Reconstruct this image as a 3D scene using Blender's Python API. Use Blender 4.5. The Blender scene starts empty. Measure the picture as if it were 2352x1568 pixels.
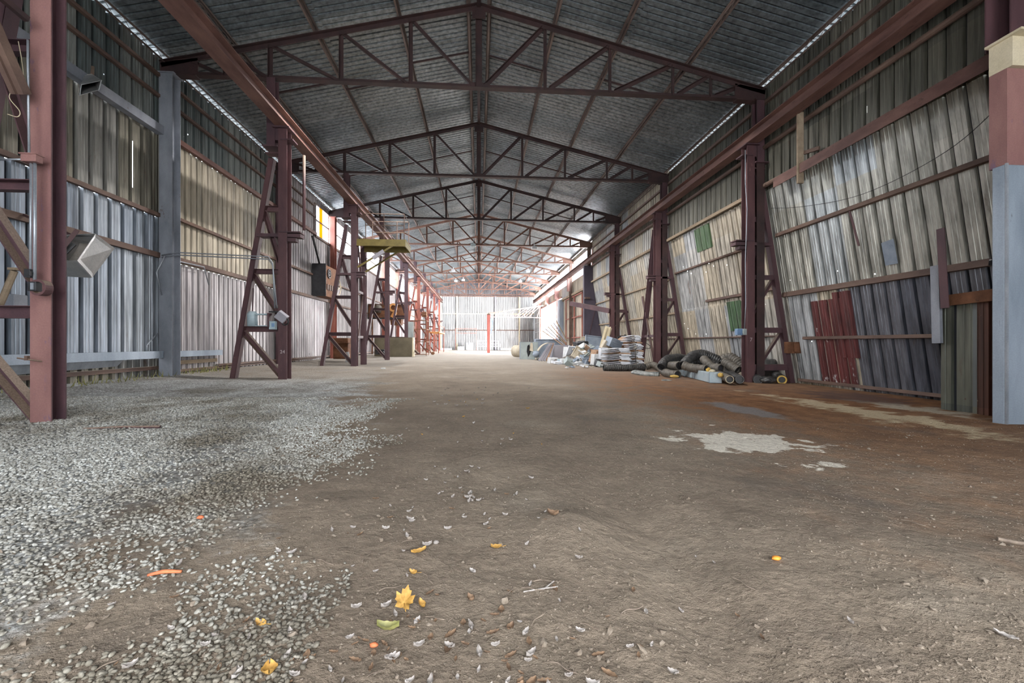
import bpy, math, random
import numpy as np
from mathutils import Vector, Matrix, Euler, noise as mnoise
random.seed(7); RNG = np.random.default_rng(7)
COL = bpy.context.scene.collection
V = Vector

# ------------------------------------------------------------------ camera model (2352 x 1568)
F = 1000.0; TH = math.radians(4.35); HZ = 788.0; CZ = 0.95
_c, _s = math.cos(TH), math.sin(TH)
def tx(px): return math.tan(math.atan((px - 1176) / F) + TH)
def at(px, py, Y):
    t = tx(px); return V((t * Y, Y, CZ + (HZ - py) / F * (_c + t * _s) * Y))
def atX(px, py, X): return at(px, py, X / tx(px))
def atZ(px, py, z):
    t = tx(px); return at(px, py, (z - CZ) / ((HZ - py) / F * (_c + t * _s)))

def sstep(a, b, x):
    t = min(1, max(0, (x - a) / (b - a))); return t * t * (3 - 2 * t)
def ground(x, y):
    z = max(-.12, min(.11, -.014 * x)) + .07 * sstep(-6.2, -7.6, x)
    z += .055 * math.exp(-((x - .47) ** 2 / .05 + (y - 2.25) ** 2 / .05))
    z -= .05 * math.exp(-((x - .86 - .06 * (y - 2)) ** 2 / .035)) * sstep(4.5, 2.2, y)
    z -= .03 * math.exp(-((x - .15 - .03 * (y - 2.6)) ** 2 / .05 + (y - 3.0) ** 2 / .12))
    z += .05 * math.exp(-((x - 2.0) ** 2 / .25)) * sstep(3.5, 1.5, y)
    z += .02 * mnoise.noise(V((x * .9, y * .6, 1.7)))
    if y < 8:
        z += .012 * mnoise.noise(V((x * 3.1, y * 3.1, 4.0)))
        if y < 5: z += .006 * mnoise.noise(V((x * 9, y * 9, 8.0))) + .004 * mnoise.noise(V((x * 22, y * 22, 3.0)))
    return z

# ------------------------------------------------------------------ materials
def nt(name):
    m = bpy.data.materials.new(name); m.use_nodes = True
    t = m.node_tree; b = t.nodes['Principled BSDF']; return m, t, b
def N(t, typ, **kw):
    n = t.nodes.new(typ)
    for k, v in kw.items(): setattr(n, k, v)
    return n
def L(t, a, b): t.links.new(a, b)
def posvec(t, scale):
    g = N(t, 'ShaderNodeNewGeometry'); mp = N(t, 'ShaderNodeVectorMath', operation='MULTIPLY')
    mp.inputs[1].default_value = scale; L(t, g.outputs['Position'], mp.inputs[0]); return mp.outputs[0]
def noise(t, vec, scale, detail=4, rough=.6):
    n = N(t, 'ShaderNodeTexNoise'); n.inputs['Scale'].default_value = scale
    n.inputs['Detail'].default_value = detail; n.inputs['Roughness'].default_value = rough
    L(t, vec, n.inputs['Vector']); return n.outputs['Fac']
def ramp(t, fac, stops, interp='LINEAR'):
    r = N(t, 'ShaderNodeValToRGB'); r.color_ramp.interpolation = interp
    e = r.color_ramp.elements
    while len(e) < len(stops): e.new(.5)
    for i, (p, c) in enumerate(stops):
        e[i].position = p
        e[i].color = (c, c, c, 1) if isinstance(c, (int, float)) else (*c, 1)
    L(t, fac, r.inputs['Fac']); return r.outputs['Color']
def mix(t, fac, a, b, mode='MIX'):
    m = N(t, 'ShaderNodeMix', data_type='RGBA', blend_type=mode)
    for sock, val in ((0, fac), (6, a), (7, b)):
        if isinstance(val, (int, float)): m.inputs[sock].default_value = val
        elif isinstance(val, tuple): m.inputs[sock].default_value = (*val, 1)
        else: L(t, val, m.inputs[sock])
    return m.outputs[2]
def math_(t, op, a, b=None):
    m = N(t, 'ShaderNodeMath', operation=op)
    for i, v in enumerate((a, b)):
        if v is None: continue
        if isinstance(v, (int, float)): m.inputs[i].default_value = v
        else: L(t, v, m.inputs[i])
    return m.outputs[0]
def bump(t, b, h, strength=.3, dist=.02):
    n = N(t, 'ShaderNodeBump'); n.inputs['Strength'].default_value = strength
    n.inputs['Distance'].default_value = dist
    L(t, h, n.inputs['Height']); L(t, n.outputs[0], b.inputs['Normal'])

def mk(name, c1, c2, scale=6, stretch=(1, 1, 1), rough=.7, metal=0., spots=None, spot_t=.62, bmp=.15, fine=.25, dust=0.):
    m, t, b = nt(name)
    p = posvec(t, stretch)
    col = ramp(t, noise(t, p, scale, 5), [(.33, c1), (.67, c2)])
    if spots is not None:
        s = ramp(t, noise(t, p, scale * 2.3, 6, .7), [(spot_t, 0.), (spot_t + .06, 1.)])
        col = mix(t, s, col, spots)
    fn = noise(t, posvec(t, (1, 1, 1)), 60, 3)
    col = mix(t, fine, col, ramp(t, fn, [(.3, .35), (.7, 1.)]), 'MULTIPLY')
    if dust:
        g = N(t, 'ShaderNodeNewGeometry'); sp = N(t, 'ShaderNodeSeparateXYZ'); L(t, g.outputs['Normal'], sp.inputs[0])
        col = mix(t, math_(t, 'MULTIPLY', ramp(t, sp.outputs['Z'], [(.25, 0.), (.6, 1.)]), dust), col, ramp(t, fn, [(.3, (.17, .12, .085)), (.7, (.33, .25, .185))]))
    L(t, col, b.inputs['Base Color'])
    b.inputs['Roughness'].default_value = rough; b.inputs['Metallic'].default_value = metal
    if bmp: bump(t, b, fn, bmp, .01)
    return m

M = {}
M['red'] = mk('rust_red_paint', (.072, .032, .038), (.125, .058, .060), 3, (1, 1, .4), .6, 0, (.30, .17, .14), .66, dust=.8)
M['redpink'] = mk('pink_red_paint', (.20, .095, .092), (.30, .155, .14), 3, (1, 1, .35), .65, 0, (.17, .10, .16), .60, dust=.8)
M['redfar'] = mk('orange_red_paint', (.22, .06, .045), (.34, .12, .085), 2, (1, 1, .4), .7, 0, (.30, .2, .16), .66, dust=.8)  # brighter orange-red paint for the far steelwork
M['purple'] = mk('purple_brown_paint', (.055, .028, .036), (.10, .048, .055), 3, (1, 1, .4), .6, 0, (.15, .09, .08), .68, dust=.8)
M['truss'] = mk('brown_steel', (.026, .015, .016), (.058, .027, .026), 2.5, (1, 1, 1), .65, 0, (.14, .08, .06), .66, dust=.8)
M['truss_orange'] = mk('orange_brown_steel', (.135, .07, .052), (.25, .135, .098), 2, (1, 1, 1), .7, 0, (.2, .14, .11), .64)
M['beam'] = mk('crane_beam_rust', (.095, .042, .036), (.19, .098, .078), 4, (1, .3, 1), .65, 0, (.08, .035, .03), .6, dust=.8)
M['dusty'] = mk('dusty_brown_top', (.13, .085, .06), (.24, .17, .12), 5, (1, 1, 1), .9)
M['girt'] = mk('girt_steel', (.075, .042, .034), (.16, .10, .075), 3, (1, .4, 1), .7, 0, (.2, .15, .11), .66, dust=.8)
M['purlin'] = mk('purlin_steel', (.075, .05, .045), (.20, .15, .13), 3, (1, .3, 1), .7)
M['zinc'] = mk('zinc_pipe', (.28, .31, .35), (.42, .45, .5), 5, (1, 1, .5), .45, .5)
M['greycol'] = mk('blue_grey_paint', (.19, .205, .24), (.33, .35, .40), 2.5, (1, 1, .5), .6, 0, (.13, .07, .06), .66)
M['pier'] = mk('galvanised_pier', (.22, .27, .33), (.36, .42, .50), 2.2, (1, 1, .25), .5, .25, (.15, .17, .18), .66)
M['lampmetal'] = mk('lamp_sheet_metal', (.40, .42, .44), (.62, .62, .62), 3, (1, 1, 1), .35, .6, (.3, .22, .18), .68)
M['lampin'] = mk('lamp_inside', (.45, .40, .35), (.62, .57, .52), 6, (1, 1, 1), .6, .1, (.25, .13, .08), .64)
M['dark'] = mk('black_metal', (.012, .012, .014), (.03, .03, .034), 5, (1, 1, 1), .5)
M['darkpanel'] = mk('dark_violet_sheet', (.045, .035, .055), (.075, .06, .085), 2, (1, 1, .5), .6)
M['rust'] = mk('deep_rust', (.11, .045, .02), (.22, .095, .045), 5, (1, 1, 1), .85, 0, (.05, .025, .02), .62)
M['orange'] = mk('orange_rust', (.5, .2, .05), (.6, .3, .1), 5, (1, 1, 1), .8)
M['wood'] = mk('weathered_plank', (.20, .15, .10), (.36, .28, .20), 4, (1, .25, 1), .85)
M['beigeboard'] = mk('beige_board', (.42, .36, .27), (.56, .50, .40), 3, (1, 1, .3), .8)
M['olive'] = mk('olive_board', (.10, .085, .055), (.155, .13, .085), 2, (1, 1, 1), .8)
M['cream'] = mk('cream_edge', (.55, .48, .33), (.68, .6, .44), 3, (1, 1, 1), .8)
M['yellowpaint'] = mk('olive_yellow_paint', (.12, .09, .015), (.19, .145, .03), 4, (1, 1, 1), .6, 0, (.1, .08, .04), .62)
M['greycab'] = mk('grey_green_cabinet', (.26, .31, .31), (.38, .43, .43), 2, (1, 1, 1), .55)
M['greypanel'] = mk('grey_violet_panel', (.28, .27, .31), (.34, .33, .37), 2, (1, 1, 1), .7)
M['white'] = mk('dirty_white', (.52, .54, .56), (.72, .73, .74), 4, (1, 1, 1), .7, 0, (.35, .3, .25), .68)
M['paper'] = mk('white_card', (.58, .61, .68), (.76, .78, .82), 5, (1, 1, 1), .8)
M['cardboard'] = mk('brown_card', (.30, .17, .11), (.45, .30, .2), 5, (1, 1, 1), .85)
M['bluegrey'] = mk('blue_grey_sheet', (.17, .21, .27), (.28, .33, .40), 3, (1, 1, 1), .55)
M['duct'] = mk('pale_blue_duct', (.38, .48, .54), (.52, .61, .66), 3, (1, 1, 1), .5, .2, (.38, .24, .15), .63)
M['hose'] = mk('black_insulated_hose', (.018, .019, .022), (.06, .058, .056), 8, (1, 1, 1), .4, 0, (.14, .12, .105), .58)
M['hosegrey'] = mk('dusty_grey_hose', (.075, .068, .058), (.17, .15, .125), 7, (1, 1, 1), .55, 0, (.03, .03, .03), .62)
M['plastic'] = mk('clear_dirty_plastic', (.10, .12, .125), (.34, .35, .33), 6, (1, 1, 1), .2)
M['foam'] = mk('yellow_foam', (.5, .32, .06), (.66, .45, .14), 8, (1, 1, 1), .9)
M['blue'] = mk('blue_box', (.12, .22, .38), (.2, .32, .5), 5, (1, 1, 1), .5)
M['palebox'] = mk('pale_blue_box', (.3, .4, .45), (.45, .55, .6), 5, (1, 1, 1), .5)
M['postred'] = mk('bright_red_post', (.40, .10, .08), (.52, .17, .14), 3, (1, 1, .4), .65)
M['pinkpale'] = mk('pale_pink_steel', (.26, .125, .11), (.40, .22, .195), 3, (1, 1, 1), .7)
M['leafyellow'] = mk('yellow_leaf', (.34, .18, .03), (.56, .33, .09), 30, (1, 1, 1), .7)
M['leafbrown'] = mk('brown_leaf', (.13, .08, .05), (.24, .15, .09), 30, (1, 1, 1), .8)
M['leafolive'] = mk('olive_leaf', (.16, .17, .05), (.3, .28, .1), 25, (1, 1, 1), .6)
M['leafpale'] = mk('pale_litter', (.24, .21, .19), (.44, .41, .39), 30, (1, 1, 1), .8)
M['leaforange'] = mk('orange_litter', (.75, .22, .02), (.85, .33, .04), 20, (1, 1, 1), .6)
M['leafred'] = mk('red_litter', (.50, .12, .05), (.62, .2, .08), 20, (1, 1, 1), .7)
M['twig'] = mk('dry_twig', (.12, .09, .07), (.3, .24, .19), 20, (1, 1, 1), .9)
def stonemat():
    m, t, b = nt('pale_gravel'); P = posvec(t, (1, 1, 1))
    c = ramp(t, noise(t, P, 45, 2), [(.3, (.13, .12, .10)), (.5, (.25, .24, .215)), (.7, (.43, .43, .41))])
    patch = ramp(t, noise(t, posvec(t, (.8, .55, 0)), .9, 4), [(.38, (.6, .55, .48)), (.56, (1.45, 1.5, 1.55))])
    g = N(t, 'ShaderNodeNewGeometry'); sp = N(t, 'ShaderNodeSeparateXYZ'); L(t, g.outputs['Position'], sp.inputs[0])
    c = mix(t, ramp(t, math_(t, 'ADD', math_(t, 'MULTIPLY', sp.outputs['Y'], .3), math_(t, 'MULTIPLY', noise(t, posvec(t, (1, 1, 0)), 2.2, 3), .3)), [(.5, 1.), (.85, 0.)]), c, mix(t, 1., c, (.46, .41, .34), 'MULTIPLY'))
    c = mix(t, 1., c, patch, 'MULTIPLY'); L(t, c, b.inputs['Base Color']); b.inputs['Roughness'].default_value = .9
    return m
M['stone'] = stonemat()
M['clod'] = mk('brown_clod', (.13, .10, .075), (.27, .225, .18), 40, (1, 1, 1), .95)
M['rubble'] = mk('mixed_rubble', (.04, .035, .035), (.22, .19, .165), 9, (1, 1, 1), .9, 0, (.42, .42, .43), .6)
M['grass'] = mk('dry_grass', (.14, .15, .05), (.28, .26, .1), 20, (1, 1, 1), .9)
M['paint'] = mk('white_paint_mark', (.42, .36, .36), (.55, .48, .48), 20, (1, 1, 1), .8)
M['groove'] = mk('groove_shade', (.014, .017, .026), (.038, .043, .058), 4, (1, 1, .1), .6, .2)  # groove colours darkened to paint in the shade inside the corrugations
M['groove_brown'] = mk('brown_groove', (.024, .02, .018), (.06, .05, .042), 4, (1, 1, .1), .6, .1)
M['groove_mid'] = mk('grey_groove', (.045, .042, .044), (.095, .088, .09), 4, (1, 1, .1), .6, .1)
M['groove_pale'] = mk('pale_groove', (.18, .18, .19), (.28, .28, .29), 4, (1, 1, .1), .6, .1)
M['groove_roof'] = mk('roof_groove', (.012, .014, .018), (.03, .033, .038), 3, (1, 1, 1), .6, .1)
def glassmat():
    m, t, b = nt('dirty_pane'); out = t.nodes['Material Output']
    tr = N(t, 'ShaderNodeBsdfTransparent'); tr.inputs[0].default_value = (.95, .97, 1, 1)
    gl = N(t, 'ShaderNodeBsdfGlossy'); gl.inputs['Roughness'].default_value = .2
    mx = N(t, 'ShaderNodeMixShader'); mx.inputs[0].default_value = .06
    L(t, tr.outputs[0], mx.inputs[1]); L(t, gl.outputs[0], mx.inputs[2]); L(t, mx.outputs[0], out.inputs[0])
    return m
M['pane'] = glassmat()
def yellowpane():
    m, t, b = nt('yellow_panel'); out = t.nodes['Material Output']
    d = N(t, 'ShaderNodeBsdfDiffuse'); d.inputs[0].default_value = (.8, .45, .03, 1)
    tr = N(t, 'ShaderNodeBsdfTranslucent'); tr.inputs[0].default_value = (.9, .5, .02, 1)
    mx = N(t, 'ShaderNodeMixShader'); mx.inputs[0].default_value = .6
    L(t, d.outputs[0], mx.inputs[1]); L(t, tr.outputs[0], mx.inputs[2]); L(t, mx.outputs[0], out.inputs[0])
    return m
M['yellowpane'] = yellowpane()

def sheetmat(name, ca, cb, cc, rustcol=(.12, .07, .045), rust_t=.63, width=1.0, axis='y', tier=3.0, metal=.35, rough=.42, off=0.0, peel=0.):
    """corrugated sheet steel: each sheet its own tint, vertical weather streaks, rust blotches"""
    m, t, b = nt(name)
    g = N(t, 'ShaderNodeNewGeometry'); sp = N(t, 'ShaderNodeSeparateXYZ'); L(t, g.outputs['Position'], sp.inputs[0])
    u = sp.outputs['Y' if axis == 'y' else 'X']
    idx = math_(t, 'FLOOR', math_(t, 'DIVIDE', math_(t, 'ADD', u, off), width))
    idz = math_(t, 'FLOOR', math_(t, 'DIVIDE', sp.outputs['Z'], tier))
    wn = N(t, 'ShaderNodeTexWhiteNoise', noise_dimensions='2D')
    cx = N(t, 'ShaderNodeCombineXYZ'); L(t, idx, cx.inputs[0]); L(t, idz, cx.inputs[1]); L(t, cx.outputs[0], wn.inputs['Vector'])
    base = ramp(t, wn.outputs['Value'], [(0., ca), (.5, cb), (1., cc)])
    st = noise(t, posvec(t, (1, 1, .06)), 9, 4, .65)
    base = mix(t, .85, base, ramp(t, st, [(.3, .32), (.62, 1.25)]), 'MULTIPLY')
    bl = noise(t, posvec(t, (1, 1, .6)), .8, 4, .6)
    base = mix(t, .6, base, ramp(t, bl, [(.3, .45), (.7, 1.15)]), 'MULTIPLY')
    rn = noise(t, posvec(t, (1, 1, .25)), 2.2, 6, .72)
    if peel: rn = math_(t, 'ADD', noise(t, posvec(t, (1, 1, .6)), 6, 5, .65), math_(t, 'MULTIPLY', math_(t, 'MAXIMUM', math_(t, 'SUBTRACT', .55, sp.outputs['Z']), 0.), peel))
    r = ramp(t, rn, [(rust_t, 0.), (rust_t + .09, .85)])
    base = mix(t, r, base, rustcol)
    L(t, base, b.inputs['Base Color'])
    b.inputs['Metallic'].default_value = metal; b.inputs['Roughness'].default_value = rough
    bump(t, b, noise(t, posvec(t, (1, 1, .5)), 6, 3), .12, .02)
    return m
M['s_left_up'] = sheetmat('sheet_left_upper', (.14, .17, .17), (.22, .24, .235), (.33, .35, .33), rust_t=.62)
M['s_left_mid'] = sheetmat('sheet_left_olive', (.19, .18, .145), (.27, .245, .195), (.36, .36, .35), rust_t=.60)
M['s_left_low'] = sheetmat('sheet_left_blue', (.26, .305, .37), (.34, .38, .44), (.43, .47, .52), rust_t=.68)
M['s_left_beige'] = sheetmat('sheet_left_beige', (.38, .335, .26), (.48, .42, .33), (.42, .385, .32), rust_t=.66, rough=.6, metal=.1)
M['s_left_pink'] = sheetmat('sheet_left_mauve', (.29, .27, .28), (.38, .35, .36), (.44, .41, .42), (.17, .10, .085), .62, rough=.5, metal=.2)
M['s_right_up'] = sheetmat('sheet_right_upper', (.10, .10, .085), (.15, .145, .115), (.19, .18, .15), (.10, .055, .035), .64, metal=.3)
M['s_right_lean'] = sheetmat('sheet_right_lean', (.35, .35, .31), (.46, .45, .40), (.37, .42, .46), (.10, .075, .055), .62, metal=.3, rough=.4, tier=2.2)
M['s_right_beige'] = sheetmat('sheet_right_beige', (.40, .35, .27), (.50, .445, .35), (.38, .40, .42), (.12, .08, .06), .64, metal=.15, rough=.5, tier=2.2)
M['s_right_dark'] = sheetmat('sheet_right_dark', (.11, .12, .15), (.17, .175, .20), (.22, .21, .22), rust_t=.66, metal=.35)
M['s_patch'] = sheetmat('sheet_patch', (.10, .11, .095), (.15, .155, .125), (.13, .15, .16), (.09, .05, .03), .6, metal=.3)
M['s_red'] = sheetmat('sheet_red', (.10, .026, .026), (.125, .032, .032), (.105, .028, .028), (.55, .55, .56), .665, metal=.05, rough=.55, peel=.26)
M['s_redbrown'] = sheetmat('sheet_red_brown', (.10, .04, .022), (.13, .05, .03), (.09, .035, .022), (.34, .26, .2), .63, metal=.05, rough=.6, peel=.01)
M['s_green'] = sheetmat('sheet_green', (.06, .12, .055), (.09, .155, .075), (.065, .13, .06), (.06, .07, .05), .6, metal=.05, rough=.55)
M['s_back'] = sheetmat('sheet_back', (.36, .37, .37), (.46, .465, .46), (.52, .53, .53), (.3, .27, .24), .66, axis='x', metal=.1, rough=.55)
M['s_door'] = sheetmat('sheet_door', (.46, .39, .31), (.52, .45, .36), (.48, .42, .35), (.3, .2, .15), .68, metal=.05, rough=.6)
M['roof'] = sheetmat('sheet_roof', (.115, .14, .155), (.165, .19, .205), (.22, .24, .25), (.10, .09, .085), .66, width=1.1, tier=30, metal=.45, rough=.45)

def floormat():
    m, t, b = nt('dirt_floor')
    P = posvec(t, (1, 1, 1)); g = N(t, 'ShaderNodeNewGeometry'); sp = N(t, 'ShaderNodeSeparateXYZ'); L(t, g.outputs['Position'], sp.inputs[0])
    X, Y = sp.outputs['X'], sp.outputs['Y']
    flat = posvec(t, (1, 1, 0))
    big = noise(t, flat, .55, 5, .6); med = noise(t, flat, 3, 6, .65); fin = noise(t, P, 28, 6, .7)
    dirt = ramp(t, big, [(.3, (.20, .155, .118)), (.55, (.30, .243, .187)), (.75, (.40, .345, .28))])
    dirt = mix(t, .55, dirt, ramp(t, med, [(.25, .55), (.7, 1.2)]), 'MULTIPLY')
    # rust-brown earth along the right side
    rb = math_(t, 'ADD', math_(t, 'MULTIPLY', math_(t, 'SUBTRACT', X, 1.7), .42), math_(t, 'MULTIPLY', math_(t, 'SUBTRACT', med, .5), 1.6))
    rb = math_(t, 'MULTIPLY', ramp(t, rb, [(.1, 0.), (.9, 1.)]), ramp(t, math_(t, 'DIVIDE', Y, 30), [(.1, .55), (.22, 1.), (.45, 1.), (.7, 0.)]))
    dirt = mix(t, rb, dirt, ramp(t, med, [(.3, (.12, .05, .02)), (.7, (.29, .14, .06))]))
    # orange stains by the left towers
    st = ramp(t, noise(t, flat, .9, 4), [(.6, 0.), (.72, .5)])
    st = math_(t, 'MULTIPLY', st, ramp(t, math_(t, 'MULTIPLY', X, -.2), [(.3, 0.), (.9, 1.)]))
    dirt = mix(t, st, dirt, (.24, .13, .055))
    # damp grey patches
    wet = ramp(t, noise(t, posvec(t, (1.2, .7, 0)), .8, 4), [(.58, 0.), (.7, .55)])
    dirt = mix(t, wet, dirt, (.145, .125, .11))
    # gravel bed
    gb = math_(t, 'SUBTRACT', math_(t, 'MULTIPLY', math_(t, 'ADD', X, math_(t, 'MULTIPLY', Y, .10)), -1.), .85)
    gb = math_(t, 'ADD', math_(t, 'MULTIPLY', gb, .8), math_(t, 'MULTIPLY', math_(t, 'SUBTRACT', noise(t, flat, 1.1, 5, .65), .5), 3.4))
    gm = ramp(t, gb, [(.2, 0.), (.75, 1.)])
    gm = math_(t, 'MULTIPLY', gm, ramp(t, math_(t, 'DIVIDE', Y, 20), [(.48, 1.), (.62, .25)]))
    vo = N(t, 'ShaderNodeTexVoronoi'); vo.inputs['Scale'].default_value = 34; L(t, flat, vo.inputs['Vector'])
    sepc = N(t, 'ShaderNodeSeparateColor'); L(t, vo.outputs['Color'], sepc.inputs[0])
    gcol = ramp(t, sepc.outputs[0], [(0., (.30, .295, .28)), (.5, (.46, .46, .445)), (1., (.66, .665, .66))])
    gcol = mix(t, .8, gcol, ramp(t, vo.outputs['Distance'], [(.3, 1.), (.7, .35)]), 'MULTIPLY')
    patch = ramp(t, noise(t, posvec(t, (.8, .55, 0)), .9, 4), [(.38, (.55, .52, .47)), (.56, (1.3, 1.34, 1.38))])
    gcol = mix(t, 1., gcol, patch, 'MULTIPLY')
    col = mix(t, gm, dirt, gcol)
    # pale powder spills (centre, half-lengths)
    def blob(cx, cy, ax, ay, amp, soft):
        dx = math_(t, 'DIVIDE', math_(t, 'SUBTRACT', X, cx), ax); dy = math_(t, 'DIVIDE', math_(t, 'SUBTRACT', Y, cy), ay)
        d = math_(t, 'SQRT', math_(t, 'ADD', math_(t, 'MULTIPLY', dx, dx), math_(t, 'MULTIPLY', dy, dy)))
        d = math_(t, 'ADD', d, math_(t, 'MULTIPLY', math_(t, 'SUBTRACT', noise(t, flat, 2.6, 5, .6), .5), amp))
        return ramp(t, d, [(.55, 1.), (.55 + soft, 0.)])
    for args, c in (((2.66, 4.2, .85, 1.0, 3.2, .07), (.74, .69, .60)), ((5.75, 6.3, .55, 2.6, 2.6, .3), (.52, .42, .28)), ((7.0, 6.6, .5, 1.2, 2.4, .3), (.42, .36, .28))):
        col = mix(t, math_(t, 'MULTIPLY', blob(*args), ramp(t, fin, [(.25, .75), (.5, 1.)])), col, c)
    col = mix(t, math_(t, 'MULTIPLY', blob(4.0, 6.35, .42, 1.15, 1.2, .25), .75), col, (.22, .225, .235))
    col = mix(t, math_(t, 'MULTIPLY', blob(7.3, 8.0, 1.0, 1.3, 2., .4), .7), col, (.07, .04, .04))
    # pale dust plus far-end brightness painted in, growing with depth
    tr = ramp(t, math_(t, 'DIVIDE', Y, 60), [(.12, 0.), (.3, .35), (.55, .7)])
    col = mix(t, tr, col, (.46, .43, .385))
    col = mix(t, .6, col, ramp(t, fin, [(.25, .45), (.65, 1.1)]), 'MULTIPLY')
    L(t, col, b.inputs['Base Color']); b.inputs['Roughness'].default_value = .9
    b.inputs['Specular IOR Level'].default_value = .25
    h = math_(t, 'ADD', math_(t, 'MULTIPLY', fin, .5), math_(t, 'MULTIPLY', noise(t, P, 9, 6, .7), .9))
    h = math_(t, 'ADD', h, math_(t, 'MULTIPLY', math_(t, 'MULTIPLY', math_(t, 'SUBTRACT', .6, vo.outputs['Distance']), gm), .6))
    bump(t, b, h, .95, .045)
    return m
M['floor'] = floormat()

# ------------------------------------------------------------------ mesh building
LOC = {}
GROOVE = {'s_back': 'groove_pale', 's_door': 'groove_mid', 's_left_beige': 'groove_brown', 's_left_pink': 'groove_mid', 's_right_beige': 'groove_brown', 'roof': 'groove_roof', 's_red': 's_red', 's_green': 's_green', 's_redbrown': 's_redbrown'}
class MB:
    def __init__(s): s.v = []; s.f = []; s.g = []
    def add(s, vs, fs):
        n = len(s.v); s.v.extend(V(p) for p in vs); s.f.extend(tuple(i + n for i in f) for f in fs); return s
    def box(s, c, size, rot=(0, 0, 0)):
        R = Euler(rot).to_matrix(); c = V(c); h = V(size) / 2
        vs = [c + R @ V((sx * h.x, sy * h.y, sz * h.z)) for sx in (-1, 1) for sy in (-1, 1) for sz in (-1, 1)]
        return s.add(vs, [(0, 1, 3, 2), (4, 6, 7, 5), (0, 4, 5, 1), (2, 3, 7, 6), (0, 2, 6, 4), (1, 5, 7, 3)])
    def frame(s, p0, p1, up):
        p0, p1 = V(p0), V(p1); d = (p1 - p0).normalized(); up = V(up)
        if abs(d.dot(up)) > .98: up = V((0, 1, 0)) if abs(d.y) < .9 else V((1, 0, 0))
        a = d.cross(up).normalized(); b = a.cross(d).normalized(); return p0, p1, a, b
    def bar(s, p0, p1, w, h, up=(0, 0, 1), oa=0, ob=0):
        p0, p1, a, b = s.frame(p0, p1, up)
        o = a * oa + b * ob
        vs = [p + o + a * (i * w / 2) + b * (j * h / 2) for p in (p0, p1) for i, j in ((-1, -1), (1, -1), (1, 1), (-1, 1))]
        return s.add(vs, [(3, 2, 1, 0), (4, 5, 6, 7), (0, 1, 5, 4), (1, 2, 6, 5), (2, 3, 7, 6), (3, 0, 4, 7)])
    def ibeam(s, p0, p1, w, h, tf=.014, tw=.012, up=(0, 0, 1)):
        s.bar(p0, p1, tw, h - 2 * tf, up); s.bar(p0, p1, w, tf, up, 0, h / 2 - tf / 2); s.bar(p0, p1, w, tf, up, 0, -h / 2 + tf / 2); return s
    def chan(s, p0, p1, w, h, t=.01, up=(0, 0, 1), side=1):
        s.bar(p0, p1, t, h, up, side * w / 2, 0); s.bar(p0, p1, w, t, up, 0, h / 2 - t / 2); s.bar(p0, p1, w, t, up, 0, -h / 2 + t / 2); return s
    def ang(s, p0, p1, a, t=.01, up=(0, 0, 1), sa=1, sb=1):
        s.bar(p0, p1, a, t, up, 0, sb * a / 2); s.bar(p0, p1, t, a, up, sa * a / 2, 0); return s
    def tube(s, pts, r, n=8, caps=True, rfn=None):
        pts = [V(p) for p in pts]; ring0 = len(s.v); prev = None
        for i, p in enumerate(pts):
            d = (pts[min(i + 1, len(pts) - 1)] - pts[max(i - 1, 0)]).normalized()
            if prev is None:
                u = V((0, 0, 1)) if abs(d.z) < .9 else V((1, 0, 0)); a = d.cross(u).normalized()
            else: a = (prev - d * prev.dot(d)).normalized()
            prev = a; b = d.cross(a); rr = r if rfn is None else rfn(i / (len(pts) - 1)) * r
            for k in range(n):
                an = 2 * math.pi * k / n; s.v.append(p + (a * math.cos(an) + b * math.sin(an)) * rr)
        for i in range(len(pts) - 1):
            for k in range(n):
                q = ring0 + i * n; s.f.append((q + k, q + (k + 1) % n, q + n + (k + 1) % n, q + n + k))
        if caps:
            s.f.append(tuple(ring0 + k for k in reversed(range(n)))); e = ring0 + (len(pts) - 1) * n; s.f.append(tuple(e + k for k in range(n)))
        return s
    def ring(s, c, axis, ro, ri, th, n=20):
        c = V(c); ax = V(axis).normalized(); u = V((0, 0, 1)) if abs(ax.z) < .9 else V((1, 0, 0)); a = ax.cross(u).normalized(); b = ax.cross(a)
        q = len(s.v)
        for k in range(n):
            d = a * math.cos(2 * math.pi * k / n) + b * math.sin(2 * math.pi * k / n)
            for rr, z in ((ro, -1), (ro, 1), (ri, 1), (ri, -1)): s.v.append(c + d * rr + ax * (z * th / 2))
        for k in range(n):
            for j in range(4):
                s.f.append((q + k * 4 + j, q + k * 4 + (j + 1) % 4, q + ((k + 1) % n) * 4 + (j + 1) % 4, q + ((k + 1) % n) * 4 + j))
        return s
    def quad(s, a, b, c, d, th=.01):
        a, b, c, d = map(V, (a, b, c, d)); n = (b - a).cross(d - a).normalized() * th
        return s.add([a, b, c, d, a + n, b + n, c + n, d + n], [(3, 2, 1, 0), (4, 5, 6, 7), (0, 1, 5, 4), (1, 2, 6, 5), (2, 3, 7, 6), (3, 0, 4, 7)])
    def build(s, name, mat, parent=None, smooth=False, bevel=0):
        o0 = LOC.get(parent.name, V((0, 0, 0))) if parent is not None else V((0, 0, 0))
        me = bpy.data.meshes.new(name); me.from_pydata([tuple(p - o0) for p in s.v], [], s.f); me.update()
        o = bpy.data.objects.new(name, me); COL.objects.link(o)
        me.materials.append(M[mat] if isinstance(mat, str) else mat)
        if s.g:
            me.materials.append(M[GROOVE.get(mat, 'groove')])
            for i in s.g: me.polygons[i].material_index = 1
        if smooth: me.polygons.foreach_set('use_smooth', [True] * len(me.polygons))
        if bevel:
            bv = o.modifiers.new('Bevel', 'BEVEL'); bv.width = bevel; bv.segments = 2
        if parent is not None: o.parent = parent; LOC[o.name] = o0
        return o
def tag(o, label, cat, group=None, kind=None):
    if label: o['label'] = label
    if cat: o['category'] = cat
    if group: o['group'] = group
    if kind: o['kind'] = kind
    return o
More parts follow.
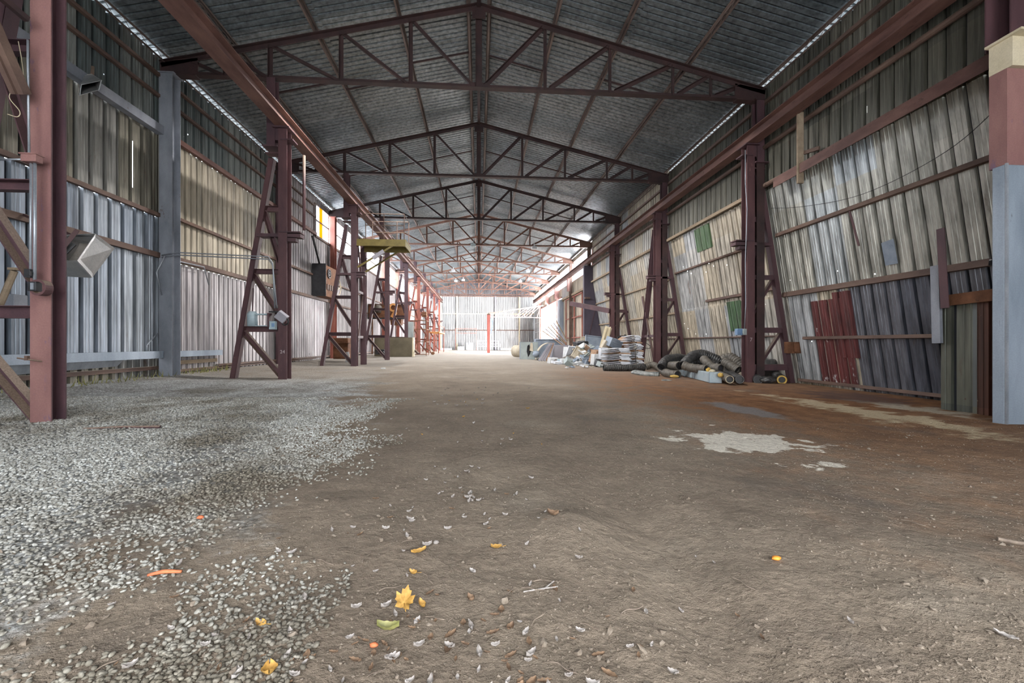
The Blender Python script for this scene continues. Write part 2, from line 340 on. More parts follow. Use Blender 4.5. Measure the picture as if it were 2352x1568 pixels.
def root(name, loc, label, cat, group=None):
    o = bpy.data.objects.new(name, None); COL.objects.link(o); o.location = loc; o.empty_display_size = .2
    LOC[o.name] = V(loc); return tag(o, label, cat, group)
def plabel(o, txt): o['label'] = txt; return o
def copy_tree(o, parent=None):
    c = o.copy(); COL.objects.link(c)
    if parent is not None: c.parent = parent
    for ch in list(o.children): copy_tree(ch, c)
    return c
def struct(o, label=None):
    o['kind'] = 'structure'
    if label: o['label'] = label
    return o
def spline(pts, m=8):
    P = [V(p) for p in pts]; P = [2 * P[0] - P[1]] + P + [2 * P[-1] - P[-2]]; out = []
    for i in range(1, len(P) - 2):
        a, b, c, d = P[i - 1:i + 3]
        for k in range(m):
            t = k / m; out.append(.5 * (2 * b + (c - a) * t + (2 * a - 5 * b + 4 * c - d) * t * t + (3 * b - a - 3 * c + d) * t ** 3))
    out.append(P[-2]); return out

# ------------------------------------------------------------------ corrugated sheet
def corrug(mb, u0, u1, z0, z1, fn, prof, pitch, phase=0., holes=()):
    pts = []; k = math.floor((u0 - phase) / pitch) - 1; n = len(prof); raw = []
    while True:
        for (u, o) in prof: raw.append((phase + k * pitch + u, o))
        k += 1
        if phase + k * pitch > u1 + pitch: break
    dmax = max(abs(o) for u, o in prof)
    for i in range(len(raw) - 1):
        (a, oa), (b, ob) = raw[i], raw[i + 1]
        if b <= u0 or a >= u1 or b - a < 1e-9: continue
        f = lambda u: oa + (ob - oa) * (u - a) / (b - a)
        A, B = max(a, u0), min(b, u1)
        hs = sorted([h for h in holes if h[0] - h[2] > A and h[0] + h[2] < B and h[1] - h[3] > z0 and h[1] + h[3] < z1], key=lambda h: h[1])
        def q(ua, ub, za, zb):
            if abs((oa + ob) / 2) > .7 * dmax: mb.g.append(len(mb.f))  # recessed faces take the painted-shade material
            mb.add([fn(ua, f(ua), za), fn(ub, f(ub), za), fn(ub, f(ub), zb), fn(ua, f(ua), zb)], [(0, 1, 2, 3)])
        z = z0
        for (uc, zc, hu, hz) in hs:
            if zc - hz <= z: continue
            q(A, B, z, zc - hz); q(A, uc - hu, zc - hz, zc + hz); q(uc + hu, B, zc - hz, zc + hz); z = zc + hz
        q(A, B, z, z1)
def profile(P, d=.045, gw=.10, ribs=2):
    pr = [(0, 0), (.012, d), (gw - .012, d), (gw, 0)]
    for r in range(ribs):
        c = gw + (P - gw) * (r + 1) / (ribs + 1); pr += [(c - .016, 0), (c - .010, -.008), (c + .010, -.008), (c + .016, 0)]
    return pr
PL = profile(.33, .07, .105); PN = profile(.24, .06, .092, 1); PR = profile(.30, .055, .066, 2); PRN = profile(.26, .05, .074, 1)
def row_holes(u0, u1, step, z, prob=.8, r=.011, jz=.0, phase=.0):
    out = []; u = u0 + phase
    while u < u1:
        if random.random() < prob: out.append((u + random.uniform(-.01, .01), z + random.uniform(-jz, jz), r * random.uniform(.7, 1.2), r * random.uniform(.7, 1.2)))
        u += step
    return out
XL, XR, XLEAN0, ZLEAN, KLEAN = -7.72, 7.70, 7.72, 5.05, .165
leftfn = lambda u, o, z: (XL - o, u, z)
rightfn = lambda u, o, z: (XR + o, u, z)
def leanx(z): return XLEAN0 + KLEAN * (ZLEAN - z)
leanfn = lambda u, o, z: (leanx(z) + o, u, z + KLEAN * o)
YF, YB = -3.0, 60.2

# ---- left wall, tier by tier and bay by bay
def wl(u0, u1, z0, z1, prof, pitch, mat, ph=0., holes=(), dx=0.):
    mb = MB(); corrug(mb, u0, u1 + (.3 if u1 < 50 and u1 != 13.4 else 0), z0, z1, (lambda u, o, z: (XL - o - dx, u, z)), prof, pitch, ph, holes)
    return struct(mb.build('wall_left', mat))
hb = [(8.95 + .33 * 2.45, 5.0, .008, .33), (8.95 + .33 * 2.46, 4.35, .006, .3), (10.35, 4.95, .008, .52), (9.45, 5.95, .02, .03), (10.75, 5.3, .012, .012)]
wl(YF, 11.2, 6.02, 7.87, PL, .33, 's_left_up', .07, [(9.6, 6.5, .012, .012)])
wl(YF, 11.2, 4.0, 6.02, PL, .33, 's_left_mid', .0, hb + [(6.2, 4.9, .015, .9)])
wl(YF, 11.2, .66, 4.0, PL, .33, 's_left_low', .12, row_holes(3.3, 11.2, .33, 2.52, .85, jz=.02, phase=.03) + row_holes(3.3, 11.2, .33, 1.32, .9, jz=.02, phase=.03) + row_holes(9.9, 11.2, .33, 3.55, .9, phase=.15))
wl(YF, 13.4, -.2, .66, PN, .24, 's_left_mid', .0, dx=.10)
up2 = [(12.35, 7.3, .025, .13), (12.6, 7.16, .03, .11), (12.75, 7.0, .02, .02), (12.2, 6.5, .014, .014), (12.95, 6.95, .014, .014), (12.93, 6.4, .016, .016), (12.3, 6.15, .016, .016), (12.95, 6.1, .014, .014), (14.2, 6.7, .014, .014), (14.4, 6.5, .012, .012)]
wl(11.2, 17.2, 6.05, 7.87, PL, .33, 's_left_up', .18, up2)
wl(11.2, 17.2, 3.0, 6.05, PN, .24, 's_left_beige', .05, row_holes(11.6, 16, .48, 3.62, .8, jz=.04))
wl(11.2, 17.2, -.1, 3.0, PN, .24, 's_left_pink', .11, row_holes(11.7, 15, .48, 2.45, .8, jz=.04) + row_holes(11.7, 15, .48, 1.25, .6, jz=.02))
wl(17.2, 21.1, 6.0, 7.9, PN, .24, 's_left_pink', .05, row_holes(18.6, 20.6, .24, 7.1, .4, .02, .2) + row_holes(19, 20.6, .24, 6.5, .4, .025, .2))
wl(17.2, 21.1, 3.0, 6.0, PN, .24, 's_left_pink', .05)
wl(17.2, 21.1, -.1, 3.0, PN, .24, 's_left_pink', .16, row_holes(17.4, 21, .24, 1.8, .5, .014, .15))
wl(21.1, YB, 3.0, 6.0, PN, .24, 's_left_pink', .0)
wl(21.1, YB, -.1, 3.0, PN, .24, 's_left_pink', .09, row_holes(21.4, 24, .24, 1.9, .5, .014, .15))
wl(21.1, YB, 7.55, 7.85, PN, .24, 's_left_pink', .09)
# ---- right wall: upper vertical sheets, then the sheets that lean out to the ground
def wr(u0, u1, z0, z1, prof, pitch, mat, ph=0., holes=(), fn=rightfn):
    mb = MB(); corrug(mb, u0, u1 + (.3 if u1 < 29 else 0), z0, z1, fn, prof, pitch, ph, holes)
    return struct(mb.build('wall_right', mat))
wr(YF, 11.2, 5.05, 7.86, PR, .30, 's_right_up', .02, [(6.37, 5.88, .022, .022), (8.1, 5.6, .006, .07)])
wr(11.2, 17.2, 5.05, 7.88, PR, .30, 's_right_up', .12)
wr(17.2, 29.2, 5.05, 8.0, PRN, .26, 's_right_beige', .0, row_holes(17.6, 28, .52, 6.0, .3, .02, .4) + row_holes(17.6, 21, .52, 7.5, .5, .02, .2))
LH = row_holes(5.8, 11.2, .3, 3.62, .45, .012, .25, .08)
wr(YF, 11.2, 2.28, 5.08, PR, .30, 's_right_lean', .05, LH + row_holes(6, 11.2, .3, 2.4, .3, .014, .2), leanfn)
wr(9.1, 11.2, -.3, 2.28, PR, .30, 's_right_beige', .02, row_holes(9.2, 11.1, .15, 1.5, .35, .012, 1.0), leanfn)
wr(YF, 9.1, -.3, 2.28, PR, .30, 's_right_dark', .10, [(7.9, .1, .014, .014)], leanfn)
wr(11.2, 17.2, 2.28, 5.08, PRN, .26, 's_right_beige', .1, row_holes(11.4, 17, .26, 3.7, .55, .016, .25) + row_holes(11.4, 17, .26, 2.6, .5, .016, .25, .05) + row_holes(11.4, 17, .13, 3.0, .4, .011, .6, .03), leanfn)
wr(11.2, 17.2, -.3, 2.28, PRN, .26, 's_right_beige', .0, row_holes(11.4, 17, .13, 1.3, .5, .013, .9), leanfn)
wr(17.2, 29.2, -.3, 5.08, PRN, .26, 's_right_beige', .15, row_holes(17.5, 29, .52, 2.5, .3, .02, 1.5), leanfn)
# beyond the leaning part
wr(29.2, 40, 4.9, 5.98, PRN, .26, 's_right_beige', .0)
wr(29.2, 40, -.1, 4.9, PRN, .26, 's_door', .0)
wr(40, 53, 5.25, 5.98, PRN, .26, 's_right_beige', .0)
wr(53, YB, -.1, 5.98, PRN, .26, 's_back', .0)
wr(29.2, YB, 7.58, 7.85, PRN, .26, 's_right_beige', .0)
# ---- back wall
def backfn(u, o, z): return (u, YB + .1 + o, z)
for z0, z1, ph in ((-.1, 2.75, .0), (2.75, 5.0, .1), (5.0, 7.45, .05)):
    mb = MB(); corrug(mb, -7.8, 7.8, z0, z1, backfn, PN, .24, ph); struct(mb.build('wall_back', 's_back'))
mb = MB()
pr = []; 
for i in range(65):
    x = -7.8 + i * .24
    for du, o in ((0, 0), (.06, .04), (.15, .04), (.2, 0)):
        pr.append((x + du, o))
for (a, oa), (b, ob) in zip(pr[:-1], pr[1:]):
    mb.add([(a, YB + .1 + oa, 7.45), (b, YB + .1 + ob, 7.45), (b, YB + .1 + ob, 9.85 - .24 * abs(b)), (a, YB + .1 + oa, 9.85 - .24 * abs(a))], [(0, 1, 2, 3)])
struct(mb.build('wall_back', 's_right_dark'))
# ---- roof sheets
def roofz(x): return 9.84 - .24 * abs(x)
PRF = [(0, 0), (.012, -.045), (.046, -.045), (.058, 0)]
for sgn in (-1, 1):
    mb = MB(); segs = ((.06, 3.95), (3.9, 8.15))
    for si, (xa, xb) in enumerate(segs):
        def rf(u, o, z, sgn=sgn, si=si): return (sgn * z, u, roofz(z) - o + (.012 if si == 0 else 0))
        corrug(mb, YF, YB + .3, xa, xb, rf, PRF, .187, .03 * si)
    struct(mb.build('ceiling', 'roof'))
mb = MB()
for sgn in (-1, 1): mb.add([(0, YF, 9.90), (0, YB, 9.90), (sgn * .3, YB, 9.85), (sgn * .3, YF, 9.85)], [(0, 1, 2, 3)])
struct(mb.build('ceiling', 'roof'))

# ---- front wall around the wide entrance behind the camera
mb = MB()
for (xa, xb, za, zb2) in ((-7.8, -4.2, -.2, 5.0), (5.4, 9.2, -.2, 5.0), (-7.8, 9.2, 5.0, 8.0)):
    corrug(mb, xa, xb, za, zb2, lambda u, o, z: (u, YF - .05 - o, z), PN, .24)
mb.add([(-7.8, YF - .05, 8.0), (7.8, YF - .05, 8.0), (0, YF - .05, 9.9)], [(0, 1, 2)])
struct(mb.build('wall_front', 's_right_up'))
# ---- floor
def axis_pts(lo, hi, f0, f1, fine, coarse):
    a = list(np.arange(lo, f0, coarse)) + list(np.arange(f0, f1, fine)); x = f1; st = fine
    while x < hi: a.append(x); st = min(coarse, st * 1.06); x += st
    return a + [hi]
xs = axis_pts(-9.5, 10.5, -3.6, 3.6, .026, .3); ys = axis_pts(-3.2, 66, .9, 5.0, .026, .6)
vs = [(x, y, ground(x, y)) for y in ys for x in xs]; nx = len(xs)
fs = [(j * nx + i, j * nx + i + 1, (j + 1) * nx + i + 1, (j + 1) * nx + i) for j in range(len(ys) - 1) for i in range(nx - 1)]
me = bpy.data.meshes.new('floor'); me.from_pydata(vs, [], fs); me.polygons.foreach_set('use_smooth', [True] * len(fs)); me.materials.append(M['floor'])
fl = bpy.data.objects.new('floor', me); COL.objects.link(fl); struct(fl)

# ------------------------------------------------------------------ stones (uncountable)
_ph = (1 + 5 ** .5) / 2
ICO = np.array([(-1, _ph, 0), (1, _ph, 0), (-1, -_ph, 0), (1, -_ph, 0), (0, -1, _ph), (0, 1, _ph), (0, -1, -_ph), (0, 1, -_ph), (_ph, 0, -1), (_ph, 0, 1), (-_ph, 0, -1), (-_ph, 0, 1)]) / 1.9
ICF = np.array([(0, 11, 5), (0, 5, 1), (0, 1, 7), (0, 7, 10), (0, 10, 11), (1, 5, 9), (5, 11, 4), (11, 10, 2), (10, 7, 6), (7, 1, 8), (3, 9, 4), (3, 4, 2), (3, 2, 6), (3, 6, 8), (3, 8, 9), (4, 9, 5), (2, 4, 11), (6, 2, 10), (8, 6, 7), (9, 8, 1)])
def scatter(name, pts, sizes, mat, flat=.6, jag=.25, smooth=True):
    n = len(pts); rot = RNG.random((n, 1)) * 6.283; cs, sn = np.cos(rot), np.sin(rot)
    tmpl = ICO[None] * (1 + jag * (RNG.random((n, 12, 1)) - .5)) * np.stack([np.ones(n), .55 + .35 * RNG.random(n), flat * (.6 + .5 * RNG.random(n))], 1)[:, None, :]
    x = tmpl[..., 0] * cs - tmpl[..., 1] * sn; y = tmpl[..., 0] * sn + tmpl[..., 1] * cs; z = tmpl[..., 2]
    tl = RNG.normal(0, .25, (n, 2)); z = z + x * tl[:, :1] + y * tl[:, 1:]
    P = np.stack([x, y, z], -1) * sizes[:, None, None] + np.array(pts)[:, None, :]
    Fc = (ICF[None] + (np.arange(n) * 12)[:, None, None]).reshape(-1, 3)
    me = bpy.data.meshes.new(name); me.vertices.add(n * 12); me.vertices.foreach_set('co', P.reshape(-1).astype(np.float32))
    me.loops.add(len(Fc) * 3); me.loops.foreach_set('vertex_index', Fc.reshape(-1).astype(np.int32))
    me.polygons.add(len(Fc)); me.polygons.foreach_set('loop_start', (np.arange(len(Fc)) * 3).astype(np.int32)); me.polygons.foreach_set('loop_total', np.full(len(Fc), 3, np.int32))
    me.polygons.foreach_set('use_smooth', np.full(len(Fc), smooth)); me.update(calc_edges=True); me.validate()
    me.materials.append(M[mat]); o = bpy.data.objects.new(name, me); COL.objects.link(o); return o
def gravel_density(x, y):
    e = (-(x + .10 * y) - .85) * 1.1 + 1.9 * mnoise.noise(V((x * 1.1, y * .8, .3))) + .8 * mnoise.noise(V((x * 3, y * 3, 5)))
    return sstep(-.45, 1.1, e)
gp, gs = [], []; tries = 0
while len(gp) < 56000 and tries < 380000:
    tries += 1
    y = 1.0 + 6.5 * random.random() ** 1.4; x = -.5 - random.random() * (1.2 + y * .95)
    if random.random() > gravel_density(x, y): continue
    r = random.uniform(.0055, .0115) * (1 + .11 * y); gp.append((x, y, ground(x, y) + r * .28)); gs.append(r)
o = scatter('gravel', gp, np.array(gs), 'stone', .6); tag(o, 'pale grey and white gravel spread over the floor by the tall crane column', 'gravel', kind='stuff')
cp, cs_ = [], []
for i in range(16000):
    y = 1.0 + 4.5 * random.random() ** 1.8; x = random.uniform(-1.3, 1.45) * y
    if mnoise.noise(V((x * 1.6, y * 1.6, 9))) < random.uniform(-.5, .45): continue
    r = random.uniform(.0025, .0065) * (1 + (random.random() < .04) * 1.6); cp.append((x, y, ground(x, y) + r * .1)); cs_.append(r)
o = scatter('dirt_clods', cp, np.array(cs_), 'clod', .75, .9, False); tag(o, 'small brown earth crumbs scattered over the dirt floor', 'dirt', kind='stuff')

# ------------------------------------------------------------------ steel: trusses
YT = [11.2 + 6 * i for i in range(9)]
def make_truss(Y, label, mat):
    r = root('roof_truss', (0, Y, 7.5), label, 'roof truss', 'roof trusses'); zb = 7.53
    ct = lambda x: 9.56 - .24 * abs(x)
    for s in (-1, 1):
        m = MB(); m.bar((0, Y, ct(0) + .06), (s * 7.7, Y, ct(7.7) + .06), .19, .016); m.bar((0, Y, ct(0)), (s * 7.7, Y, ct(7.7)), .024, .12); m.build('top_chord', mat, r)
    m = MB(); m.bar((-7.5, Y, zb - .05), (7.5, Y, zb - .05), .17, .014); m.bar((-7.5, Y, zb), (7.5, Y, zb), .022, .10); m.build('bottom_chord', mat, r)
    for x in (-6.2, -5.15, -3.44, -1.72, 0, 1.72, 3.44, 5.15, 6.2):
        w = .16 if x == 0 else .085; MB().ang((x, Y, zb), (x, Y, ct(x)), w, .012, (0, 1, 0)).build('post', mat, r)
    for s in (-1, 1):
        for b, t_ in ((.16, 1.66), (1.84, 3.38), (3.56, 5.08), (5.27, 6.1), (6.3, 7.0)):
            MB().ang((s * b, Y, zb + .03), (s * t_, Y, ct(t_) - .03), .09, .012, (0, 1, 0)).build('diagonal', mat, r)
        m = MB(); m.add([(s * 6.85, Y - .012, 7.46), (s * 7.75, Y - .012, 7.46), (s * 7.75, Y - .012, 7.76), (s * 6.85, Y - .012, 7.92), (s * 6.85, Y + .012, 7.46), (s * 7.75, Y + .012, 7.46), (s * 7.75, Y + .012, 7.76), (s * 6.85, Y + .012, 7.92)],
                        [(0, 1, 2, 3), (7, 6, 5, 4), (0, 4, 5, 1), (1, 5, 6, 2), (2, 6, 7, 3), (3, 7, 4, 0)]); m.bar((s * 6.85, Y, 7.45), (s * 7.8, Y, 7.45), .2, .02); m.build('gusset_plate', mat, r)
    MB().box((0, Y, 9.42), (.34, .03, .3)).build('apex_plate', mat, r); MB().box((0, Y, 7.56), (.5, .03, .14)).build('centre_plate', mat, r)
    return r
tlabels = ['dark brown roof truss closest to the camera, spanning above the two crane rails', 'dark brown roof truss second in line from the camera', 'dark roof truss third in line, above the yellow platform',
           'brown roof truss fourth in line, first of the orange-brown ones', 'orange-brown roof truss fifth in line from the camera', 'orange-brown roof truss sixth in line from the camera',
           'orange-brown roof truss seventh in line from the camera', 'orange-brown roof truss eighth in line, next to last before the back wall', 'pale orange-brown roof truss standing against the gable wall']
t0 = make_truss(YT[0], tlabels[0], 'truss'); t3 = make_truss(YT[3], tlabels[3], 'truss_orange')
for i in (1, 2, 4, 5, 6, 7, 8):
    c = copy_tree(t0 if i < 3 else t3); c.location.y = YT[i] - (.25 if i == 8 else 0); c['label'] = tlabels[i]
# purlins: lattice joists along the roof
def purlin(x, label):
    r = root('roof_purlin', (x, 28, roofz(x) - .1), label, 'purlin', 'roof purlins'); z = roofz(x) - .02
    MB().ang((x, YF, z - .03), (x, YB, z - .03), .05, .006).ang((x + .06, YF, z - .03), (x + .06, YB, z - .03), .05, .006).build('top_bar', 'purlin', r)
    MB().bar((x + .03, YF, z - .155), (x + .03, YB, z - .155), .05, .02).build('bottom_bar', 'purlin', r)
    m = MB(); y = YF; k = 0; pts = []
    while y < YB: pts.append((x + .03, y, z - (.02 if k % 2 else .15))); y += .22; k += 1
    m.tube(pts, .008, 4); m.build('zigzag_rod', 'purlin', r)
for x, lab in ((-6.05, 'lattice purlin over the crane rail, lowest on the slope above the wall with the lamps'), (-4.1, 'lattice purlin second up from the eave above the wall with the lamps'), (-2.05, 'lattice purlin third up from the eave above the wall with the lamps'), (-.30, 'lattice purlin at the ridge, on the slope above the wall with the lamps'),
               (.24, 'lattice purlin at the ridge, on the slope above the leaning wall'), (1.95, 'lattice purlin third up from the eave above the leaning wall'), (3.65, 'lattice purlin second up from the eave above the leaning wall'), (5.55, 'lattice purlin lowest on the slope above the leaning wall')): purlin(x, lab)
n_ = 0
ridge = MB().box((0, 28.6, 9.62), (.10, 63, .14)).build('ridge_bar', 'truss'); tag(ridge, 'long dark steel bar running along the roof ridge', 'ridge bar')
for sgn in (-1, 1):
    n_ += 1; m = MB()
    x = sgn * 7.62; m.ang((x, YF, 7.95), (x, YB, 7.95), .06, .006); m.bar((x, YF, 7.79), (x, YB, 7.79), .03, .03)
    pts = [(x, YF + .24 * k, 7.79 if k % 2 else 7.95) for k in range(262)]; m.tube(pts, .007, 4)
    struct(m.build('trim_%d' % n_, 'purlin'))
# tie bars across the roof slopes between purlins
ties = [(0, -4.1, -2.05, 2.55), (0, -2.05, -.3, 1.9), (0, -6.05, -4.1, 2.1), (0, .3, 1.95, 2.0), (0, 3.65, 5.55, 1.6)] + [(i, a, b, 2.6) for i in range(1, 6) for a, b in ((-4.1, -2.05), (-2.05, -.3), (.3, 1.95), (1.95, 3.65), (3.65, 5.55))] + [(1, -6.05, -4.1, 2.6)]
for i, a, b, dy in ties:
    o = MB().bar((a, YT[i] + dy, roofz(a) - .11), (b, YT[i] + dy, roofz(b) - .11), .035, .05).build('roof_tie_bar', 'truss')
    tag(o, 'thin dark tie bar slung between purlins across the roof slope', 'tie bar', 'tie bars between purlins')

# ------------------------------------------------------------------ wall columns
def wallcol(x, Y, mat, label, w=.24, d=.30):
    r = root('wall_column', (x, Y, 0), label, 'column', None)
    z0 = ground(x, Y) - .05
    MB().ibeam((x, Y, z0), (x, Y, 7.44), w, d, .016, .012, (0, 1, 0)).build('shaft', mat, r)
    MB().box((x, Y, 7.45), (w + .1, d + .06, .03)).build('cap_plate', mat, r)
    return r
wallcol(-7.5, 11.2, 'greycol', 'blue-grey steel wall column between the two bays of the gravel side wall', .30, .3)
for i, Y in enumerate(YT[1:8]):
    lab = 'steel wall column on the gravel side, ' + ['behind the second crane tower', 'orange-red, just past the yellow window panel', 'red, beyond the yellow platform', 'red, fifth from the camera', 'red, sixth from the camera', 'red, seventh from the camera', 'red, last before the back wall'][i]
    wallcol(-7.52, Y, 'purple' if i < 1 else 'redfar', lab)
for i, Y in enumerate(YT[:8]):
    lab = 'brown steel column on the leaning wall side under the ' + ['first', 'second', 'third', 'fourth', 'fifth', 'sixth', 'seventh', 'eighth'][i] + ' truss'
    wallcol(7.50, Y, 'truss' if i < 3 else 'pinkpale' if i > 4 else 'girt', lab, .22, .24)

# girts (rails that carry the sheets)
def trim(mb, mat='girt'):
    global n_
    n_ += 1; return struct(mb.build('trim_%d' % n_, mat))
for (y0, y1, z, h) in ((YF, 11.2, 7.38, .07), (YF, 11.2, 6.88, .07), (YF, 11.2, 4.02, .09), (YF, 11.2, 3.06, .12), (11.2, 21.1, 7.38, .06), (11.2, 21.1, 6.88, .07), (11.2, 21.1, 4.12, .08), (11.2, 23.2, 3.08, .12), (11.2, 21.1, .25, .06),
                       (23.2, YB, 4.1, .08), (23.2, YB, 3.0, .1), (13.4, YB, .30, .08), (21.1, YB, 6.0, .1)):
    trim(MB().chan((-7.66, y0, z), (-7.66, y1, z), .08, h, .008))
trim(MB().chan((-7.62, YF, 6.05), (-7.62, 11.05, 6.05), .16, .2, .01), 'greycol')
trim(MB().chan((-7.64, 11.35, 6.08), (-7.64, 21.1, 6.08), .1, .13, .01), 'beam')
trim(MB().chan((-7.58, YF, .68), (-7.58, 11.0, .68), .14, .17, .01), 'pier')
trim(MB().chan((-7.58, 11.4, .68), (-7.58, 13.4, .68), .14, .15, .01), 'pier')
trim(MB().quad((-7.56, 6.0, .60), (-7.56, 9.9, .60), (-7.62, 9.8, .46), (-7.62, 6.0, .40)), 'zinc')
trim(MB().chan((-7.72, YF, .36), (-7.72, 11.1, .36), .08, .08, .008))
trim(MB().chan((-7.70, 11.35, .46), (-7.70, 13.4, .46), .08, .1, .008), 'wood')
for (y0, y1, z, h) in ((YF, YT[3], 7.38, .08),): trim(MB().chan((7.64, y0, z), (7.64, y1, z), .08, h, .008, side=-1), 'girt')
trim(MB().tube([(7.60, YF, 6.17), (7.60, 29.2, 6.17)], .06, 10), 'girt')
trim(MB().tube([(7.60, YF, 5.15), (7.60, 11.1, 5.15)], .062, 10), 'girt')
trim(MB().chan((7.60, 11.3, 5.10), (7.60, 29.2, 5.10), .07, .1, .008, side=-1), 'wood')
def lgirt(y0, y1, z, h, mat='girt', d=.06):
    x = leanx(z) - .045; return trim(MB().chan((x, y0, z), (x, y1, z), d, h, .008, up=(KLEAN, 0, 1), side=-1), mat)
lgirt(5.2, 11.0, 3.81, .09); lgirt(6.35, 11.1, 2.24, .12); lgirt(6.35, 10.6, 1.08, .07); lgirt(6.35, 11.0, -.02, .07)
lgirt(11.3, 17, 3.75, .06); lgirt(11.3, 15.0, 2.45, .08); lgirt(11.3, 29, 1.15, .035); lgirt(17.2, 29, 3.6, .07, 'wood'); lgirt(17.2, 29, 2.2, .08, 'wood'); lgirt(12.4, 13.6, 3.75, .05)
lgirt(3.0, 6.2, 2.24, .1)
for z in (2.75, 5.0): trim(MB().chan((-7.7, YB, z), (7.7, YB, z), .1, .12, .01, up=(0, 0, 1)), 'cream' if z > 3 else 'girt')
trim(MB().bar((-7.7, YB - .05, 7.42), (7.7, YB - .05, 7.42), .1, .12), 'truss_orange')
for x in (-5.2, -3.0, 5.6): trim(MB().chan((x, YB, 0), (x, YB, 7.4), .16, .2, .012, up=(0, 1, 0)), 'cream')
trim(MB().chan((2.3, YB, 0), (2.3, YB, 7.4), .2, .25, .012, up=(0, 1, 0)), 'greypanel')

# ------------------------------------------------------------------ clerestory windows
wn = 0
def win(x, y0, y1, z0, z1, mat, mull=(), yellow=None):
    global wn
    wn += 1; s = -1 if x < 0 else 1
    m = MB(); fz = .05
    for z in (z0, z1, (z0 + z1) / 2): m.bar((x, y0, z), (x, y1, z), .06, .05 if z != (z0 + z1) / 2 else .06)
    for y in (y0, y1) + tuple(mull): m.bar((x, y, z0), (x, y, z1), .05, .05)
    o = struct(m.build('window_%d' % wn, mat))
    p = MB(); p.quad((x + s * .03, y0, z0), (x + s * .03, y1, z0), (x + s * .03, y1, z1), (x + s * .03, y0, z1), .004); c = p.build('pane', 'pane', o)
    if yellow:
        p = MB(); p.quad((x - s * .01, yellow[0], z0), (x - s * .01, yellow[1], z0), (x - s * .01, yellow[1], z1), (x - s * .01, yellow[0], z1), .006); plabel(p.build('yellow_panel', 'yellowpane', o), 'yellow translucent strip')
win(-7.72, 21.1, 23.08, 6.06, 7.55, 'girt', (), (21.75, 22.15))
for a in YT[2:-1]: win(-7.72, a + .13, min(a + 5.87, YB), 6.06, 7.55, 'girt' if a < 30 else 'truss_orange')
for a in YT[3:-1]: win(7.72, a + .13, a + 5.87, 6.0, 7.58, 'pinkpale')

# ------------------------------------------------------------------ crane rails
def crane_rail(x, label, sgn):
    r = root('crane_rail', (x, 28, 6.25), label, 'crane rail', None)
    MB().ibeam((x, YF, 6.40), (x, 57.5, 6.40), .30, .30, .018, .02).build('girder', 'beam', r)
    MB().bar((x, YF, 6.58), (x, 57.5, 6.58), .06, .06).bar((x, YF, 6.56), (x, 57.5, 6.56), .12, .02).build('rail', 'truss', r)
    return r
crane_rail(-4.8, 'long rusty crane girder on A-frame towers over the gravel', -1)
crane_rail(7.22, 'long rusty crane girder running along the leaning wall', 1)

# ------------------------------------------------------------------ A-frame crane towers
def tower(s, X, Y, zf, mat, label, name='crane_tower', hanger=True, front=None, low_tie=False, brk=True, dep=.26):
    """s=-1: strut leans out to -x; parts in the frame of the column"""
    r = root(name, (X, Y, 0), label, 'crane tower', 'A-frame crane towers')
    q = lambda dx, z, dy=0: V((X + s * dx, Y + dy, z))
    MB().ibeam(q(0, zf), q(0, 6.22), .21, dep, .016, .014, (0, 1, 0)).build('column', front if dep > .2 and front else mat, r)
    if dep < .2: plabel(MB().bar(q(0, zf, -dep / 2 - .004), q(0, 6.22, -dep / 2 - .004), .212, .01, (0, 1, 0)).build('front_flange', front, r), 'front flange coloured in its lit pink')  # lit front and shaded side of the column put into two colours
    foot, top = q(1.22, zf + .02), q(.30, 5.5)
    MB().chan(foot, top, .12, .15, .012, (0, 1, 0), side=s).build('strut', mat, r)
    sx = lambda z: 1.22 - (z - zf) * (.92 / 5.5)
    for z, h in ((1.30, .14), (2.72, .12), (4.27, .14)):
        MB().chan(q(.1, z), q(sx(z) - .02, z), .10, h, .01).build('tie', mat, r)
    if brk: MB().bar(q(-.42, 3.60), q(sx(3.6), 3.60), .24, .08).bar(q(-.42, 3.68), q(.08, 3.68), .3, .03).bar(q(-.3, 3.50), q(.0, 3.50), .2, .08).build('bracket', 'purple', r)
    for (z0, z1) in ((1.22, zf + .12), (2.64, 1.62), (4.2, 2.95)):
        m = MB(); m.ang(q(sx(z0) - .05, z0), q(.1, z1), .11, .012, (0, 1, 0), sa=-1); m.bar(q(sx(z0) - .05, z0 + .01), q(.1, z1 + .01), .11, .02, (0, 0, 1), 0, .05); d = m.build('diagonal', mat, r)
    MB().box(q(.02, 6.23), (.4, .42, .03)).build('head_plate', 'purple', r); MB().box(q(-.1, 5.95), (.3, .3, .03)).build('side_plate', 'purple', r)
    MB().box(q(.25, 5.62), (.34, .22, .03)).build('strut_plate', mat, r)
    if hanger:
        zt = 7.46; hx = .28
        MB().ibeam(q(hx, 5.78, -.02), q(hx, zt, -.02), .2, .22, .014, .012, (0, 1, 0)).box(q(hx, 5.76, -.02), (.36, .36, .03)).box(q(.12, 6.1, -.02), (.2, .18, .34)).build('hanger', 'purple', r)
    if low_tie: MB().chan(q(.1, .30), q(1.15, .30), .1, .16, .012).build('tie', mat, r)
    return r
T1 = tower(-1, -4.84, 5.30, .0, 'purple', 'pink-red A-frame crane tower with pipes, standing in the gravel', front='redpink', hanger=False, brk=False, dep=.18)
T2 = tower(-1, -4.80, 11.2, .04, 'red', 'purple-red A-frame crane tower carrying a grey lamp and a canister')
T3 = tower(-1, -4.78, 17.2, .06, 'purple', 'dark A-frame crane tower holding up the yellow platform')
lT = ['brown A-frame crane tower in front of the olive board', 'dark crane tower rising behind the olive board', 'orange-red crane tower just past the wire cage', 'orange-red crane tower second past the wire cage', 'orange-red crane tower third past the wire cage', 'last crane tower on the gravel side before the back wall']
